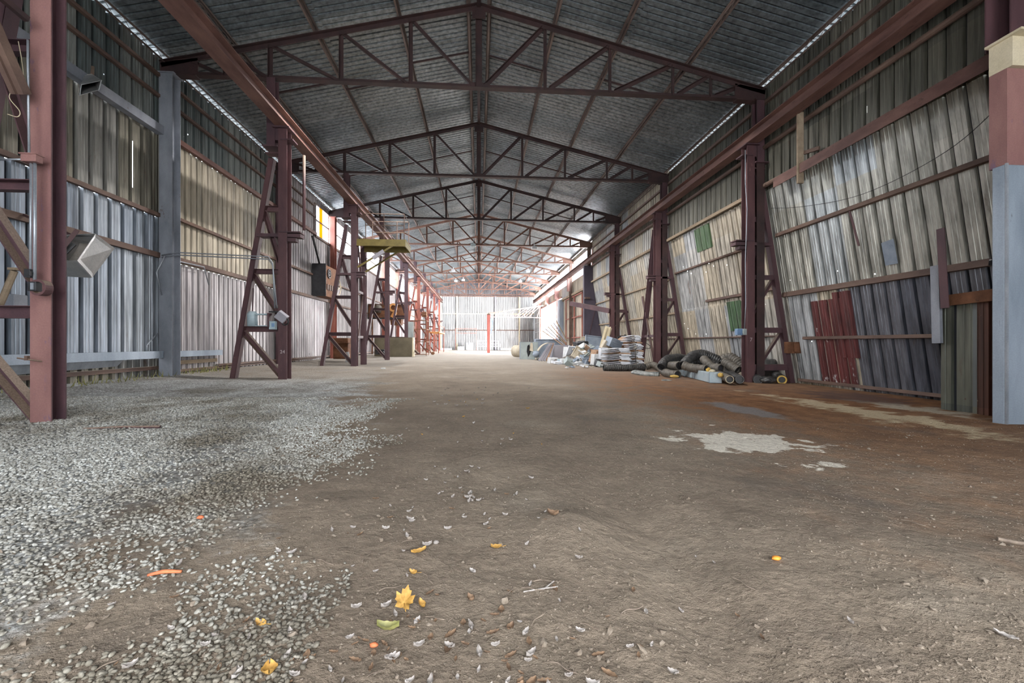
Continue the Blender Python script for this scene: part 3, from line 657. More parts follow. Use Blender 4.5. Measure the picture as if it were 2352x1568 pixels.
T6 = tower(-1, -4.78, YT[4], .06, 'redfar', lT[2])
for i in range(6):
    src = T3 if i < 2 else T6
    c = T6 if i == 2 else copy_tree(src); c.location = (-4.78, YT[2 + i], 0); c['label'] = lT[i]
R1 = tower(1, 7.22, 11.2, -.14, 'purple', 'dark purple A-frame crane tower beside the pile of hoses', front='red', low_tie=True)
lR = ['dark A-frame crane tower behind the stacks of white sheets', 'dark A-frame crane tower behind the scrap heap']
Rs = []
for i in range(2):
    c = copy_tree(R1); c.location.y = YT[1 + i]; c['label'] = lR[i]; Rs.append(c)
# sheet-clad tower at the end of the leaning wall
r = root('clad_tower', (7.22, 29.2, 0), 'dark violet sheet-clad tower closing the end of the leaning wall', 'crane tower')
MB().add([(7.10, 29.0, -.1), (8.55, 29.0, -.1), (7.72, 29.0, 4.9), (7.72, 29.0, 6.2), (7.10, 29.0, 6.2), (7.10, 29.3, -.1), (8.55, 29.3, -.1), (7.72, 29.3, 4.9), (7.72, 29.3, 6.2), (7.10, 29.3, 6.2)],
         [(4, 3, 2, 1, 0), (5, 6, 7, 8, 9), (0, 1, 6, 5), (1, 2, 7, 6), (2, 3, 8, 7), (3, 4, 9, 8), (4, 0, 5, 9)]).build('cladding', 'darkpanel', r)
MB().bar((7.3, 28.97, 1.0), (7.95, 28.97, 3.6), .05, .03).build('brace', 'purple', r)
MB().box((7.3, 28.9, 4.0), (.35, .2, .12)).build('bracket', 'girt', r)
for i, Y in enumerate(YT[4:8]):
    r = root('rail_post', (7.3, Y, 0), 'pale pink crane rail post in the bright far bays, ' + ['first past the clad tower', 'second past the clad tower', 'third past the clad tower', 'last before the back wall'][i], 'post')
    MB().ibeam((7.3, Y, 5.2), (7.3, Y, 6.25), .2, .24, .014, .012, (0, 1, 0)).build('shaft', 'pinkpale', r)
    MB().bar((7.5, Y, 5.3), (7.3, Y, 5.3), .2, .2).build('bracket', 'pinkpale', r)

# extra post and braces beside the third tower
r = root('brace_post', (-4.8, 18.6, 0), 'dark upright post standing just behind the third gravel side tower', 'post')
MB().ibeam((-4.8, 18.6, .02), (-4.8, 18.6, 5.0), .2, .22, .014, .012, (0, 1, 0)).build('shaft', 'purple', r)
MB().bar((-4.8, 17.4, .1), (-4.8, 18.55, 3.1), .06, .06).build('brace', 'purple', r)
MB().bar((-4.8, 17.3, 1.2), (-4.8, 18.55, 1.2), .08, .1).build('tie', 'purple', r)
MB().bar((-4.8, 17.3, 3.0), (-4.8, 18.55, 3.0), .08, .1).build('tie', 'purple', r)
MB().bar((-4.8, 17.3, 5.9), (-4.8, 18.5, 3.1), .06, .06).build('brace', 'purple', r)
r = root('brace_post', (7.2, 18.6, 0), 'dark leaning leg behind the tower next to the white stacks', 'post')
MB().ibeam((7.2, 18.9, -.12), (7.2, 17.35, 5.6), .16, .2, .012, .012, (0, 1, 0)).build('shaft', 'purple', r)
MB().bar((7.2, 17.35, .0), (7.2, 18.7, 3.0), .08, .08).build('brace', 'purple', r)
MB().bar((7.2, 17.3, 1.25), (7.2, 18.7, 1.25), .08, .1).build('tie', 'purple', r)

# big braces in front of the first tower
o = MB().bar((-4.86, 5.02, 3.60), (-4.86, 3.5, 6.3), .13, .10).bar((-4.86, 5.02, 3.6), (-4.86, 3.5, 6.3), .02, .16).build('brace_bar', 'girt'); tag(o, 'thick brown brace bar meeting the front of the pink-red tower', 'brace')
o = MB().bar((-4.80, 5.02, 4.40), (-4.98, 3.6, 4.75), .05, .06).build('brace_bar', 'truss'); tag(o, 'thin dark brace bar high on the pink-red tower', 'brace')

# ------------------------------------------------------------------ fittings on the first tower (conduits, boxes)
def pipe(name, pts, r, mat, label, cat, n=10): 
    o = MB().tube(pts, r, n).build(name, mat, None, True); return tag(o, label, cat)
Yc = 5.05
pipe('conduit_pipe', [at(64, 92, Yc), at(64, 140, Yc), at(67, 362, Yc)], .011, 'zinc', 'upper grey conduit pipe on the side of the pink-red tower', 'pipe')
pipe('conduit_pipe', [at(71, 370, Yc), at(70, 625, Yc)], .0115, 'zinc', 'thinner grey conduit pipe running down the pink-red tower', 'pipe')
pipe('conduit_pipe', [at(80, 370, Yc), at(80, 648, Yc)], .015, 'zinc', 'thicker grey conduit pipe running down the pink-red tower', 'pipe')
pipe('conduit_pipe', [at(0, 366, Yc), at(60, 366, Yc)], .010, 'zinc', 'level grey conduit pipe entering the junction box', 'pipe')
r = root('junction_box', at(73, 365, Yc), 'small pinkish junction box joining the conduit pipes', 'junction box')
MB().box(at(73, 365, Yc - .02), (.15, .08, .075)).build('body', 'redpink', r, bevel=.004); MB().box(at(73, 356, Yc - .02), (.17, .1, .012)).build('lid', 'redpink', r)
o = MB().box(at(68, 628, Yc - .01), (.06, .06, .09)).box(at(68, 628, Yc - .05), (.03, .02, .05)).build('switch_box', 'dark', None, bevel=.004); tag(o, 'small dark switch box at the end of the thin conduit', 'switch box')
r = root('cable_reel', at(95, 661, Yc), 'rusty round drum with a dark box at the end of the thick conduit', 'drum')
MB().ring(at(95, 661, Yc - .02), (0, 1, 0), .085, .062, .09, 20).build('drum', 'red', r); MB().box(at(80, 658, Yc - .04), (.085, .07, .10)).build('box', 'dark', r, bevel=.004); MB().box(at(74, 657, Yc - .08), (.03, .012, .07)).build('terminal_plate', 'zinc', r)
o = MB().tube(spline([at(42, 95, Yc), at(50, 140, Yc), at(52, 180, Yc), at(30, 205, Yc), at(22, 225, Yc), at(45, 255, Yc), at(40, 268, Yc), at(17, 262, Yc)]), .004, 5).build('loose_wire', 'cream'); tag(o, 'thin pale loose wire curling beside the pink-red tower', 'wire')
o = MB().tube([at(40, 822, 5.05), at(70, 826, 5.05), at(95, 830, 5.0)], .009, 6).box(at(62, 822, 5.05), (.03, .03, .05)).build('steel_peg', 'girt'); tag(o, 'short rusty peg sticking out low on the pink-red tower', 'peg')
o = MB().tube([V((-6.55, 5.9, .06)), at(0, 700, 5.9), at(33, 622, 5.9)], .035, 8).box(at(34, 618, 5.9), (.09, .09, .03)).build('slanted_pipe', 'wood'); tag(o, 'slanted brown pipe behind the pink-red tower', 'pipe')
o = MB().box(at(25, 692, 7.0), (.28, .2, .2)).bar(at(25, 704, 7.0), V((-7.72, 7.0, at(25, 704, 7.0).z)), .12, .02).build('grey_tin', 'greycol', None, bevel=.01); tag(o, 'dull grey tin standing behind the slanted pipe', 'tin')

# floodlights
def open_box(m, c, w, h, d, rot, th=.012):
    R = Euler(rot).to_matrix(); c = V(c)
    def b(off, size):
        m.box(c + R @ V(off), size, rot)
    b((0, 0, h / 2), (w, d, th)); b((0, 0, -h / 2), (w, d, th)); b((w / 2, 0, 0), (th, d, h)); b((-w / 2, 0, 0), (th, d, h)); b((0, d / 2, 0), (w, th, h))
    return R, c
c = at(196, 588, 6.75); r = root('floodlight', c, 'large boxy sheet metal floodlight hanging behind the pink-red tower', 'floodlight')
O_ = [at(140, 541, 6.45), at(218, 537, 6.55), at(176, 598, 6.35), at(128, 597, 6.3)]; K_ = [at(190, 560, 6.95), at(262, 570, 6.9), at(211, 637, 6.75), at(140, 633, 6.75)]
m = MB()
for i in range(4): m.quad(O_[i], O_[(i + 1) % 4], K_[(i + 1) % 4], K_[i], .008)
hs = m.build('housing', 'lampmetal', r); MB().quad(*[o_.lerp(k_, .85) for o_, k_ in zip(O_, K_)], .01).build('back_panel', 'lampin', r)
MB().bar(at(140, 575, 6.3), at(178, 528, 6.4), .03, .05).build('bracket', 'red', r)
m = MB(); fc = (O_[1] + K_[1] + K_[2] + O_[2]) / 4; e1_ = (K_[1] - O_[1]).normalized(); e2_ = (O_[2] - O_[1]).normalized(); nn = e1_.cross(e2_).normalized(); nn = nn if nn.y < 0 else -nn
for k in range(12):
    an = k * math.pi / 6; d_ = e1_ * math.cos(an) + e2_ * math.sin(an); m.bar(fc + nn * .012 + d_ * .02, fc + nn * .012 + d_ * .075, .006, .004, nn)
m.build('vent_slot', 'dark', hs)
MB().bar(at(165, 541, 6.5), at(214, 541, 6.6), .02, .02).bar(at(150, 580, 6.4), at(170, 560, 6.45), .06, .05).build('lamp_holder', 'dark', r)
MB().bar(at(215, 560, 6.9), V((-7.6, 7.9, 3.1)), .04, .04).build('arm', 'red', r)
c2 = at(208, 200, 8.6); r = root('floodlight', c2, 'small open-fronted floodlight high on the gravel side wall', 'floodlight')
A = [at(182, 220, 8.4), at(228, 207, 8.4), at(234, 184, 8.4), at(186, 194, 8.4)]; B = [at(186, 190, 9.0), at(212, 186, 9.0), at(212, 170, 9.0), at(193, 172, 9.0)]
m = MB(); [m.quad(A[i], A[(i + 1) % 4], B[(i + 1) % 4], B[i], .01) for i in range(4)]; m.build('housing', 'lampmetal', r); MB().quad(*B, .01).build('back_panel', 'lampin', r)
MB().bar(B[2], V((-7.6, 9.2, 6.4)), .05, .04).build('arm', 'girt', r)

# fittings on the second tower
Y2 = 11.0; r = root('canister', at(580, 752, Y2), 'pale blue-grey canister on a bracket on the second gravel side tower', 'canister')
cc = at(580, 733, Y2); MB().tube([cc + V((0, 0, -.17)), cc + V((0, 0, .13)), cc + V((0, 0, .19))], .115, 18, True, lambda t: 1 if t < .9 else .7).build('body', 'palebox', r, True)
MB().tube([cc + V((0, 0, .19)), cc + V((.02, 0, .75))], .015, 6).build('rod', 'purple', r)
MB().box(cc + V((.25, 0, -.16)), (.3, .16, .02)).box(cc + V((.25, 0, .12)), (.3, .16, .03)).build('shelf', 'palebox', r); MB().box(cc + V((.40, 0, -.02)), (.03, .2, .34)).build('end_plate', 'purple', r)
r = root('meter_box', at(627, 747, Y2), 'small pale blue meter box on the second gravel side tower', 'meter box'); MB().box(at(627, 747, Y2), (.15, .1, .2)).build('body', 'palebox', r, bevel=.008); MB().box(at(627, 746, Y2 - .055), (.07, .01, .09)).build('window', 'blue', r)
r = root('floodlight', at(648, 728, Y2), 'square grey floodlight tilted on the second gravel side tower', 'floodlight')
MB().box(at(647, 727, Y2 - .1), (.24, .16, .2), (.3, .7, .3)).build('housing', 'greypanel', r, bevel=.01); MB().ring(at(655, 738, Y2 - .12), (0.3, 1, 0), .10, .075, .03).build('rim', 'dark', r); MB().box(at(634, 716, Y2), (.3, .1, .03)).build('bracket', 'dark', r)
for k, (pa, pb) in enumerate((((400, 602), (640, 607)), ((400, 606), (620, 611)))):
    pts = [V((-7.55, 11.0, 3.05 - .05 * k)), V((-7.2, 11.0, 3.12 - .06 * k)), V((-5.1, 11.0, 3.05 - .06 * k)), V((-5.0, 11.0, 2.9 - .06 * k)), V((-4.95 + .05 * k, 11.0, 1.8))]
    pipe('conduit_pipe', pts, .014, 'zinc', ['upper', 'lower'][k] + ' of two thin grey pipes crossing from the wall to the second tower', 'pipe')
pipe('hanging_rod', [(-4.32, 11.15, 3.75), (-4.32, 11.15, 5.6)], .035, 'red', 'upright red pipe hanging beside the second gravel side tower', 'pipe')
pipe('conduit_pipe', [(-7.5, 11.5, 3.0), (-7.55, 12.6, 3.05), (-7.6, 12.9, 2.6)], .015, 'zinc', 'bent grey conduit on the wall past the blue-grey column', 'pipe')
pipe('conduit_pipe', [(-7.45, 10.95, 3.02), (-7.5, 10.75, 2.6), (-7.55, 11.0, 2.1)], .012, 'zinc', 'short bent conduit by the blue-grey column', 'pipe')
pipe('conduit_pipe', [(-7.6, 10.95, 1.2), (-7.6, 10.6, .9), (-7.6, 10.6, .7)], .014, 'zinc', 'bent grey pipe rising from the blue channel', 'pipe')
# painted digits on the tower column
def text(body, loc, size, rot, mat, parent=None, name='painted_number'):
    cu = bpy.data.curves.new(name, 'FONT'); cu.body = body; cu.size = size; cu.extrude = .001; cu.align_x = 'CENTER'
    o = bpy.data.objects.new('tmp', cu); COL.objects.link(o); bpy.context.view_layer.update()
    me = bpy.data.meshes.new_from_object(o.evaluated_get(bpy.context.evaluated_depsgraph_get())); bpy.data.objects.remove(o)
    me.name = name; o = bpy.data.objects.new(name, me); COL.objects.link(o); me.materials.clear(); me.materials.append(M[mat]); o.rotation_euler = rot
    o.location = V(loc) - (LOC[parent.name] if parent else V((0, 0, 0))); o.parent = parent; return o
text('24', (-4.80, 11.065, .70), .12, (math.pi / 2, 0, 0), 'paint', T2)
text('7', (7.22, 11.065, 1.0), .14, (math.pi / 2, 0, 0), 'paint', R1)

# electrical cabinet on the wall
r = root('electrical_cabinet', (-7.3, 21.0, 3.6), 'dark rusty electrical cabinet hanging open on the wall', 'cabinet')
MB().box((-7.35, 20.7, 3.88), (.62, .04, 1.5)).build('side_panel', 'dark', r)
cb_ = MB().box((-7.38, 21.55, 3.88), (.52, 1.62, 1.46)).build('body', 'rust', r, bevel=.01)
MB().ring((-7.1, 21.3, 4.25), (1, 0, 0), .22, .17, .06).ring((-7.1, 21.3, 4.25), (1, 0, 0), .12, .05, .05).build('gauge', 'dark', cb_)
m = MB()
for k in range(4): m.box((-7.1, 21.1 + .3 * k, 3.6), (.05, .18, .26))
m.build('switch_row', 'girt', cb_)
MB().tube(spline([(-7.08, 22.1, 3.5), (-6.95, 22.5, 3.8), (-6.95, 22.3, 4.1), (-6.95, 22.6, 3.7), (-6.95, 22.2, 3.3), (-7.0, 21.7, 3.1)]), .02, 6).build('cable', 'cream', r)
pipe('conduit_pipe', [(-7.4, 21.0, 4.55), (-7.5, 20.3, 5.8)], .05, 'dark', 'dark cable duct rising from the electrical cabinet', 'pipe')

# platform with railings
r = root('service_platform', (-3.8, 17.9, 4.8), 'olive-yellow railed service platform sticking out from the third tower', 'platform')
MB().box((-3.8, 17.9, 4.98), (1.9, 1.2, .04)).build('deck', 'yellowpaint', r)
MB().chan((-4.75, 17.3, 4.85), (-2.9, 17.3, 4.85), .08, .24, .012).bar((-4.75, 18.5, 4.85), (-2.9, 18.5, 4.85), .04, .24).bar((-2.88, 17.25, 4.85), (-2.88, 18.55, 4.85), .04, .24).build('edge_beam', 'yellowpaint', r)
for pts in (((-4.4, 17.35), (-3.7, 17.35), (-2.92, 17.35)), ((-4.4, 18.45), (-3.4, 18.45), (-2.92, 18.45))):
    for (x, y) in pts: MB().tube([(x, y, 5.0), (x, y, 6.0)], .018, 6).build('rail_post', 'girt', r)
    for z in (6.0, 5.55): MB().tube([(pts[0][0], pts[0][1], z), (pts[-1][0], pts[-1][1], z)], .016, 6).build('hand_rail', 'girt', r)
MB().tube([(-2.92, 17.35, 6.0), (-2.92, 18.45, 6.0)], .016, 6).build('hand_rail', 'girt', r)
for y in (17.32, 18.48): MB().bar((-4.7, y, 3.9), (-3.3, y, 4.8), .06, .06).build('brace', 'yellowpaint', r)
MB().box((-3.9, 17.3, 4.4), (.5, .1, .14), (0, -.6, 0)).build('lamp_bracket', 'greypanel', r)
o = MB().tube([(-4.2, 17.0, .75), (-4.2, 17.02, .77)], .01, 6).build('tmp', 'girt'); bpy.data.objects.remove(o)

# ------------------------------------------------------------------ pier at the right edge
r = root('edge_pier', (7.05, 5.2, 0), 'broad pier with pale blue-grey lower cladding and pink upper part', 'pier')
MB().box((7.10, 5.17, 1.57), (.72, .14, 3.36)).build('lower_cladding', 'pier', r, bevel=.01)
MB().bar((6.755, 5.09, -.1), (6.755, 5.09, 3.26), .03, .02).build('corner_strip', 'zinc', r)
MB().box((7.12, 5.22, 3.88), (.64, .2, 1.25)).build('upper_shaft', 'redpink', r)
MB().box((7.12, 5.2, 4.70), (.62, .26, .38)).box((7.12, 5.15, 4.90), (.7, .4, .03)).build('head_bracket', 'cream', r)
MB().ibeam((7.1, 5.3, 4.9), (7.1, 5.3, 7.6), .4, .3, .02, .02, (0, 1, 0)).build('upper_post', 'purple', r)
o = MB().ang((7.35, 4.6, 4.98), (7.52, 10.45, 4.98), .22, .014, sa=-1, sb=1).build('angle_bar', 'beam'); tag(o, 'broad rusty angle bar slung under the pipe above the leaning sheets', 'angle bar')
r = root('hanging_plank', (7.45, 9.55, 5.5), 'weathered plank hanging from the crane girder over the leaning wall', 'plank'); MB().bar((7.42, 9.55, 4.65), (7.42, 9.55, 6.3), .14, .05, (0, 1, 0)).build('plank', 'wood', r); MB().bar((7.5, 9.52, 5.35), (7.6, 9.2, 5.32), .05, .08).build('stub', 'girt', r)
r = root('patch_wall', (7.4, 6.0, 0), 'upright patched sheets between the leaning wall and the blue-grey pier', 'sheet metal patch')
mb = MB(); corrug(mb, 5.92, 6.45, -.25, 1.62, lambda u, o_, z: (7.40 + o_, u, z), profile(.36, .04, .08, 2), .36, .1, [(6.1, .1, .01, .01)]); mb.build('grey_sheet', 's_patch', r)
mb = MB(); corrug(mb, 5.55, 5.92, -.25, 1.62, lambda u, o_, z: (7.38 + o_, u, z), profile(.3, .03, .08, 2), .3, .0); plabel(mb.build('red_sheet', 's_redbrown', r), 'rust-brown sheet with flaking pale paint')
MB().bar((7.34, 5.2, 1.66), (7.34, 6.35, 1.62), .03, .17).build('top_board', 'rust', r)
r = root('leaning_post', (7.32, 6.35, 0), 'dark upright steel post with a plate beside the patched sheets', 'post'); MB().ang((7.3, 6.25, 1.5), (7.28, 6.3, 2.75), .12, .012, (0, 1, 0)).build('post', 'purple', r); MB().bar((7.34, 6.45, .95), (7.34, 6.48, 2.2), .05, .13, (0, 1, 0)).build('plate', 'greycol', r)
# coloured sheets patched onto the leaning wall
def patch(name, y0, y1, z0, z1, d, mat, label, ph=0.):
    mb = MB(); corrug(mb, y0, y1, z0, z1, lambda u, o_, z: (leanx(z) + o_ - d, u, z), PR, .30, ph); o = mb.build(name, mat); return tag(o, label, 'sheet metal')
patch('red_sheet', 9.16, 10.2, -.05, 1.98, .035, 's_red', 'dark red corrugated sheet reaching the ground on the leaning wall, paint flaking', .05)
patch('red_sheet', 9.05, 9.5, .62, 2.12, .055, 's_red', 'shorter dark red sheet overlapping the flaking red one', .0)
patch('green_sheet', 14.1, 15.1, 4.2, 5.0, .03, 's_green', 'green-stained sheet high on the leaning wall under the girt', .0)
patch('green_sheet', 13.05, 13.8, 1.35, 2.3, .03, 's_green', 'green sheet low on the leaning wall by the purple tower', .1)
o = MB().quad((leanx(2.5) - .03, 7.86, 2.5), (leanx(2.5) - .03, 8.12, 2.5), (leanx(2.95) - .05, 8.12, 2.95), (leanx(2.95) - .05, 7.86, 2.98), .006).build('zinc_patch', 'bluegrey'); tag(o, 'small square zinc patch with rusty edges on the leaning wall', 'sheet metal')
o = MB().tube([(leanx(3.8) - .1, 8.65, 3.75), (leanx(3.1) - .05, 8.6, 3.0)], .022, 6).build('hanging_bar', 'red'); tag(o, 'short red bar dangling from the girt on the leaning wall', 'bar')
o = MB().tube(spline([(7.6, 5.6, 4.55), (7.66, 6.6, 4.1), (7.7, 8.2, 3.95), (7.68, 9.8, 4.2), (7.66, 10.9, 4.5)]), .006, 5).build('sagging_wire', 'dark'); tag(o, 'thin black wire sagging across the leaning sheets', 'wire')
# boxes on the right towers
for k, (px, py) in enumerate(((1813, 798), (1830, 798))):
    o = MB().box(at(px, py, 10.95), (.19, .16, .30)).box(at(px, py, 10.85), (.15, .03, .24)).build('switch_box', 'rust', None, bevel=.01); tag(o, ['rusty switch box fixed to the strut of the purple tower', 'darker rusty switch box at the wall end of the pair on the purple tower'][k], 'switch box')
o = MB().box(at(1697, 762, 11.0), (.15, .14, .17)).box(at(1697, 762, 10.92), (.1, .03, .12)).build('switch_box', 'blue', None, bevel=.01); tag(o, 'small blue switch box on the purple tower', 'switch box')
o = MB().box(at(1708, 762, 10.95), (.09, .14, .16)).box(at(1708, 762, 10.87), (.05, .03, .1)).build('switch_box', 'greycab', None, bevel=.01); tag(o, 'small grey switch box beside the blue one on the purple tower', 'switch box')
pipe('conduit_pipe', [at(1710, 755, 11.0), at(1713, 700, 11.0), at(1712, 600, 11.0), at(1716, 480, 11.0), at(1712, 420, 11.0), at(1712, 345, 11.0)], .011, 'zinc', 'thin conduit climbing the purple tower', 'pipe', 6)
# long dark arm from the far right tower
o = MB().bar(at(1312, 697, 25.0), at(1402, 714, 23.1), .3, .26).build('steel_crossbar', 'purple'); tag(o, 'dark steel arm reaching out from the tower behind the scrap heap', 'steel arm')
o = MB().bar((7.3, 23.2, 2.7), (8.2, 23.2, 2.65), .1, .12).build('steel_crossbar', 'purple'); tag(o, 'short dark cross bar behind the long steel arm', 'steel arm')

# far right: sliding door panels and bright doorway
for k, (y0, y1) in enumerate(((31.5, 34.2), (34.2, 35.6), (35.6, 37.6))):
    m = MB()
    for y in (y0 + .05, y1 - .05): m.bar((7.58, y, -.05), (7.58, y, 4.75), .08, .1, (0, 1, 0))
    for z in (1.4, 3.0, 4.7): m.bar((7.58, y0, z), (7.58, y1, z), .06, .08)
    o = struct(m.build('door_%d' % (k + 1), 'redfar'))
m = MB(); m.bar((7.62, 39.0, 4.85), (7.62, 40.0, 4.85), .1, .3); m.bar((7.6, 30, 4.9), (7.6, 40, 4.9), .14, .16); struct(m.build('trim_60', 'wood'))
m = MB(); m.box((7.55, 39.6, 2.4), (.5, .9, 5.0)); struct(m.build('trim_61', 'pier'))
m = MB(); m.bar((7.7, 53, -.1), (7.7, 53, 5.3), .3, .3, (0, 1, 0)); m.bar((7.7, 40, 5.2), (7.7, 53, 5.2), .16, .16); struct(m.build('trim_62', 'pinkpale'))
m = MB()
for z in (1.2, 2.4, 3.6): m.bar((7.55, 53.3, z), (7.55, 58.5, z), .04, .05)
for y in (53.3, 56, 58.5): m.bar((7.55, y, 0), (7.55, y, 4.6), .05, .05, (0, 1, 0))
o = m.build('grid_frame', 'white'); tag(o, 'pale grid frame against the far end of the wall', 'frame')

# ------------------------------------------------------------------ middle distance, gravel side
Yb = 28.4; zb = .1
x0, x1 = at(860, 800, Yb).x, at(946, 800, Yb).x
r = root('storage_bin', ((x0 + x1) / 2, Yb, zb), 'large olive board bin with a cream end standing by the crane towers', 'bin')
MB().box(((x0 + x1) / 2, Yb, .70), (x1 - x0, .04, 1.24)).build('front_board', 'olive', r); MB().box((x1 + .06, Yb + .28, .70), (.09, .56, 1.24)).build('end_board', 'cream', r); MB().box(((x0 + x1) / 2, Yb + .3, .72), (x1 - x0, .52, 1.16)).build('body', 'purple', r)
r = root('rusty_hopper', (-5.9, 31.5, 2.4), 'wide rusty steel hopper hanging behind the brown tower', 'hopper')
a, b_ = at(846, 715, 31), at(932, 715, 31); zt, zm, zl = at(890, 699, 31).z, at(890, 731, 31).z, at(890, 746, 31).z
MB().box(((a.x + b_.x) / 2, 31.4, (zt + zm) / 2), (b_.x - a.x, .8, zt - zm)).build('body', 'rust', r, bevel=.02); MB().bar((a.x, 30.95, zm), (b_.x, 30.95, zm), .08, .1).build('lower_rim', 'dark', r); MB().bar((a.x, 30.95, zt), (b_.x, 30.95, zt), .06, .06).build('upper_rim', 'girt', r)
for lx in (a.x + .1, b_.x - .1): MB().bar((lx, 31.7, .05), (lx, 31.7, zm), .08, .08, (0, 1, 0)).build('leg', 'rust', r)
p = at(907, 738, 31); MB().add([(p.x - .35, 31, zm), (p.x + .45, 31, zm), (p.x + .4, 31, zl), (p.x - .3, 31, zl), (p.x - .35, 31.8, zm), (p.x + .45, 31.8, zm), (p.x + .4, 31.8, zl), (p.x - .3, 31.8, zl)], [(3, 2, 1, 0), (4, 5, 6, 7), (0, 1, 5, 4), (1, 2, 6, 5), (2, 3, 7, 6), (3, 0, 4, 7)]).build('chute', 'rust', r)
p = at(903, 706, 30.9); MB().ring((p.x, 30.94, p.z), (0, 1, 0), .3, .17, .06).box((p.x + .05, 30.93, p.z - .5), (.3, .05, .45), (0, .5, 0)).build('orange_plate', 'orange', r)
o = MB().tube([at(869, 708, 30.5), at(869, 708, 31.05)], .26, 14).box(at(869, 716, 30.8), (.3, .4, .1)).build('round_motor', 'hosegrey', None, True); tag(o, 'round grey motor at the end of the rusty hopper', 'motor')
r = root('wire_cage', (-4.0, 33, .1), 'rusty metal frame cage with mesh beside the olive bin', 'cage')
pa, pb = at(951, 797, 31.5), at(979, 797, 31.5); zt = at(960, 736, 31.5).z
for x in (pa.x, pb.x):
    for y in (31.5, 33.0): MB().bar((x, y, .06), (x, y, zt), .05, .05, (0, 1, 0)).build('post', 'rust', r)
for z in (.15, 1.05, 1.95, zt): MB().bar((pa.x, 31.5, z), (pb.x, 31.5, z), .04, .05).bar((pb.x, 31.5, z), (pb.x, 33, z), .04, .05).build('rail', 'rust', r)
m = MB(); k = pa.x
while k < pb.x: m.tube([(k, 31.55, .1), (k, 31.55, zt)], .006, 4); k += .11
m.build('mesh', 'girt', r)
o = MB().box(((at(935, 760, 34).x + at(950, 760, 34).x) / 2, 34, 1.35), (.55, .4, 2.5)).box((at(943, 760, 34).x, 33.78, 1.6), (.4, .03, 1.6)).build('steel_locker', 'greycab', None, bevel=.02); tag(o, 'tall grey steel locker between the olive bin and the wire cage', 'locker')
o = MB().tube(spline([at(973, 800, 32.5), at(983, 802, 31), at(992, 811, 29.5)]), .03, 6).tube([at(993, 811, 29.4), at(995, 811, 29.2)], .1, 10).build('hose_end', 'rust'); tag(o, 'short rusty pipe with a round end lying on the floor past the cage', 'pipe')
r = root('work_bench', (-4.6, 44, .1), 'far rusty bench with orange boards along the crane towers', 'bench')
pa, pb = at(983, 764, 40), at(1022, 764, 46)
MB().quad((-4.5, 39.8, pa.z), (-3.55, 39.8, pa.z), (-3.55, 46, pa.z), (-4.5, 46, pa.z), .1).build('top', 'orange', r)
for x in (-4.42, -3.65):
    for y in (40, 45.8): MB().bar((x, y, .05), (x, y, pa.z), .08, .08, (0, 1, 0)).build('leg', 'redfar', r)
MB().bar((-3.6, 39.85, pa.z + .1), (-3.6, 39.85, 2.6), .05, .05, (0, 1, 0)).bar((-3.6, 39.85, 2.6), (-3.6, 45.9, 2.6), .05, .05).bar((-3.6, 45.9, 2.6), (-3.6, 45.9, pa.z + .1), .05, .05, (0, 1, 0)).build('hand_rail', 'redfar', r)
o = MB().box(at(975, 722, 40), (.45, .4, .45)).tube([at(972, 724, 39.7), at(980, 722, 39.6)], .09, 8).build('hanging_motor', 'rust', None, bevel=.03); tag(o, 'rusty motor unit hanging on the orange-red towers', 'motor')
o = MB().box(at(1002, 717, 44), (.35, .3, .35)).box(at(1002, 724, 43.8), (.2, .1, .3)).build('white_box', 'white', None, bevel=.02); tag(o, 'small white box fixed on a far orange-red tower', 'box')
o = MB().box(at(786, 800, 20.5), (.65, .5, .95)).box(at(786, 787, 20.2), (.7, .6, .05)).build('rust_bin', 'rust', None, bevel=.02); tag(o, 'small rust-brown bin behind the dark platform tower', 'bin')
o = MB().tube([at(798, 808, 19.2), at(799, 832, 19.2)], .07, 10).box(at(798, 822, 19.2), (.16, .1, .36)).build('white_bag', 'white', None, bevel=.02); tag(o, 'white bag propped against the small rust-brown bin', 'bag')
o = MB().box(at(700, 818, 20.6), (.2, .2, .2), (.3, .2, .5)).box(at(706, 816, 20.6), (.12, .1, .3), (.8, .2, .5)).build('dark_scrap', 'dark'); tag(o, 'small dark lump of scrap at the foot of the mauve wall', 'scrap')
o = MB().box(at(874, 808, 26.5), (.55, .4, .3)).tube([at(868, 812, 26.2), at(882, 808, 26.2)], .06, 8).build('dark_crate', 'dark', None, bevel=.02); tag(o, 'low black crate in front of the olive bin', 'crate')
o = MB().bar(at(950, 802, 29.4), at(962, 812, 28.4), .12, .1).bar(at(950, 800, 29.4), at(958, 810, 28.6), .06, .14).build('steel_offcut', 'purple'); tag(o, 'dark steel offcut leaning at the end of the olive bin', 'offcut')
o = MB().box(at(880, 846, 14.6), (.16, .12, .03), (0, .05, .3)).box(at(881, 845, 14.6), (.1, .09, .03), (0, .1, .9)).build('paper_scrap', 'white', None, bevel=.01); tag(o, 'white scrap of paper on the floor in front of the brown tower', 'paper')

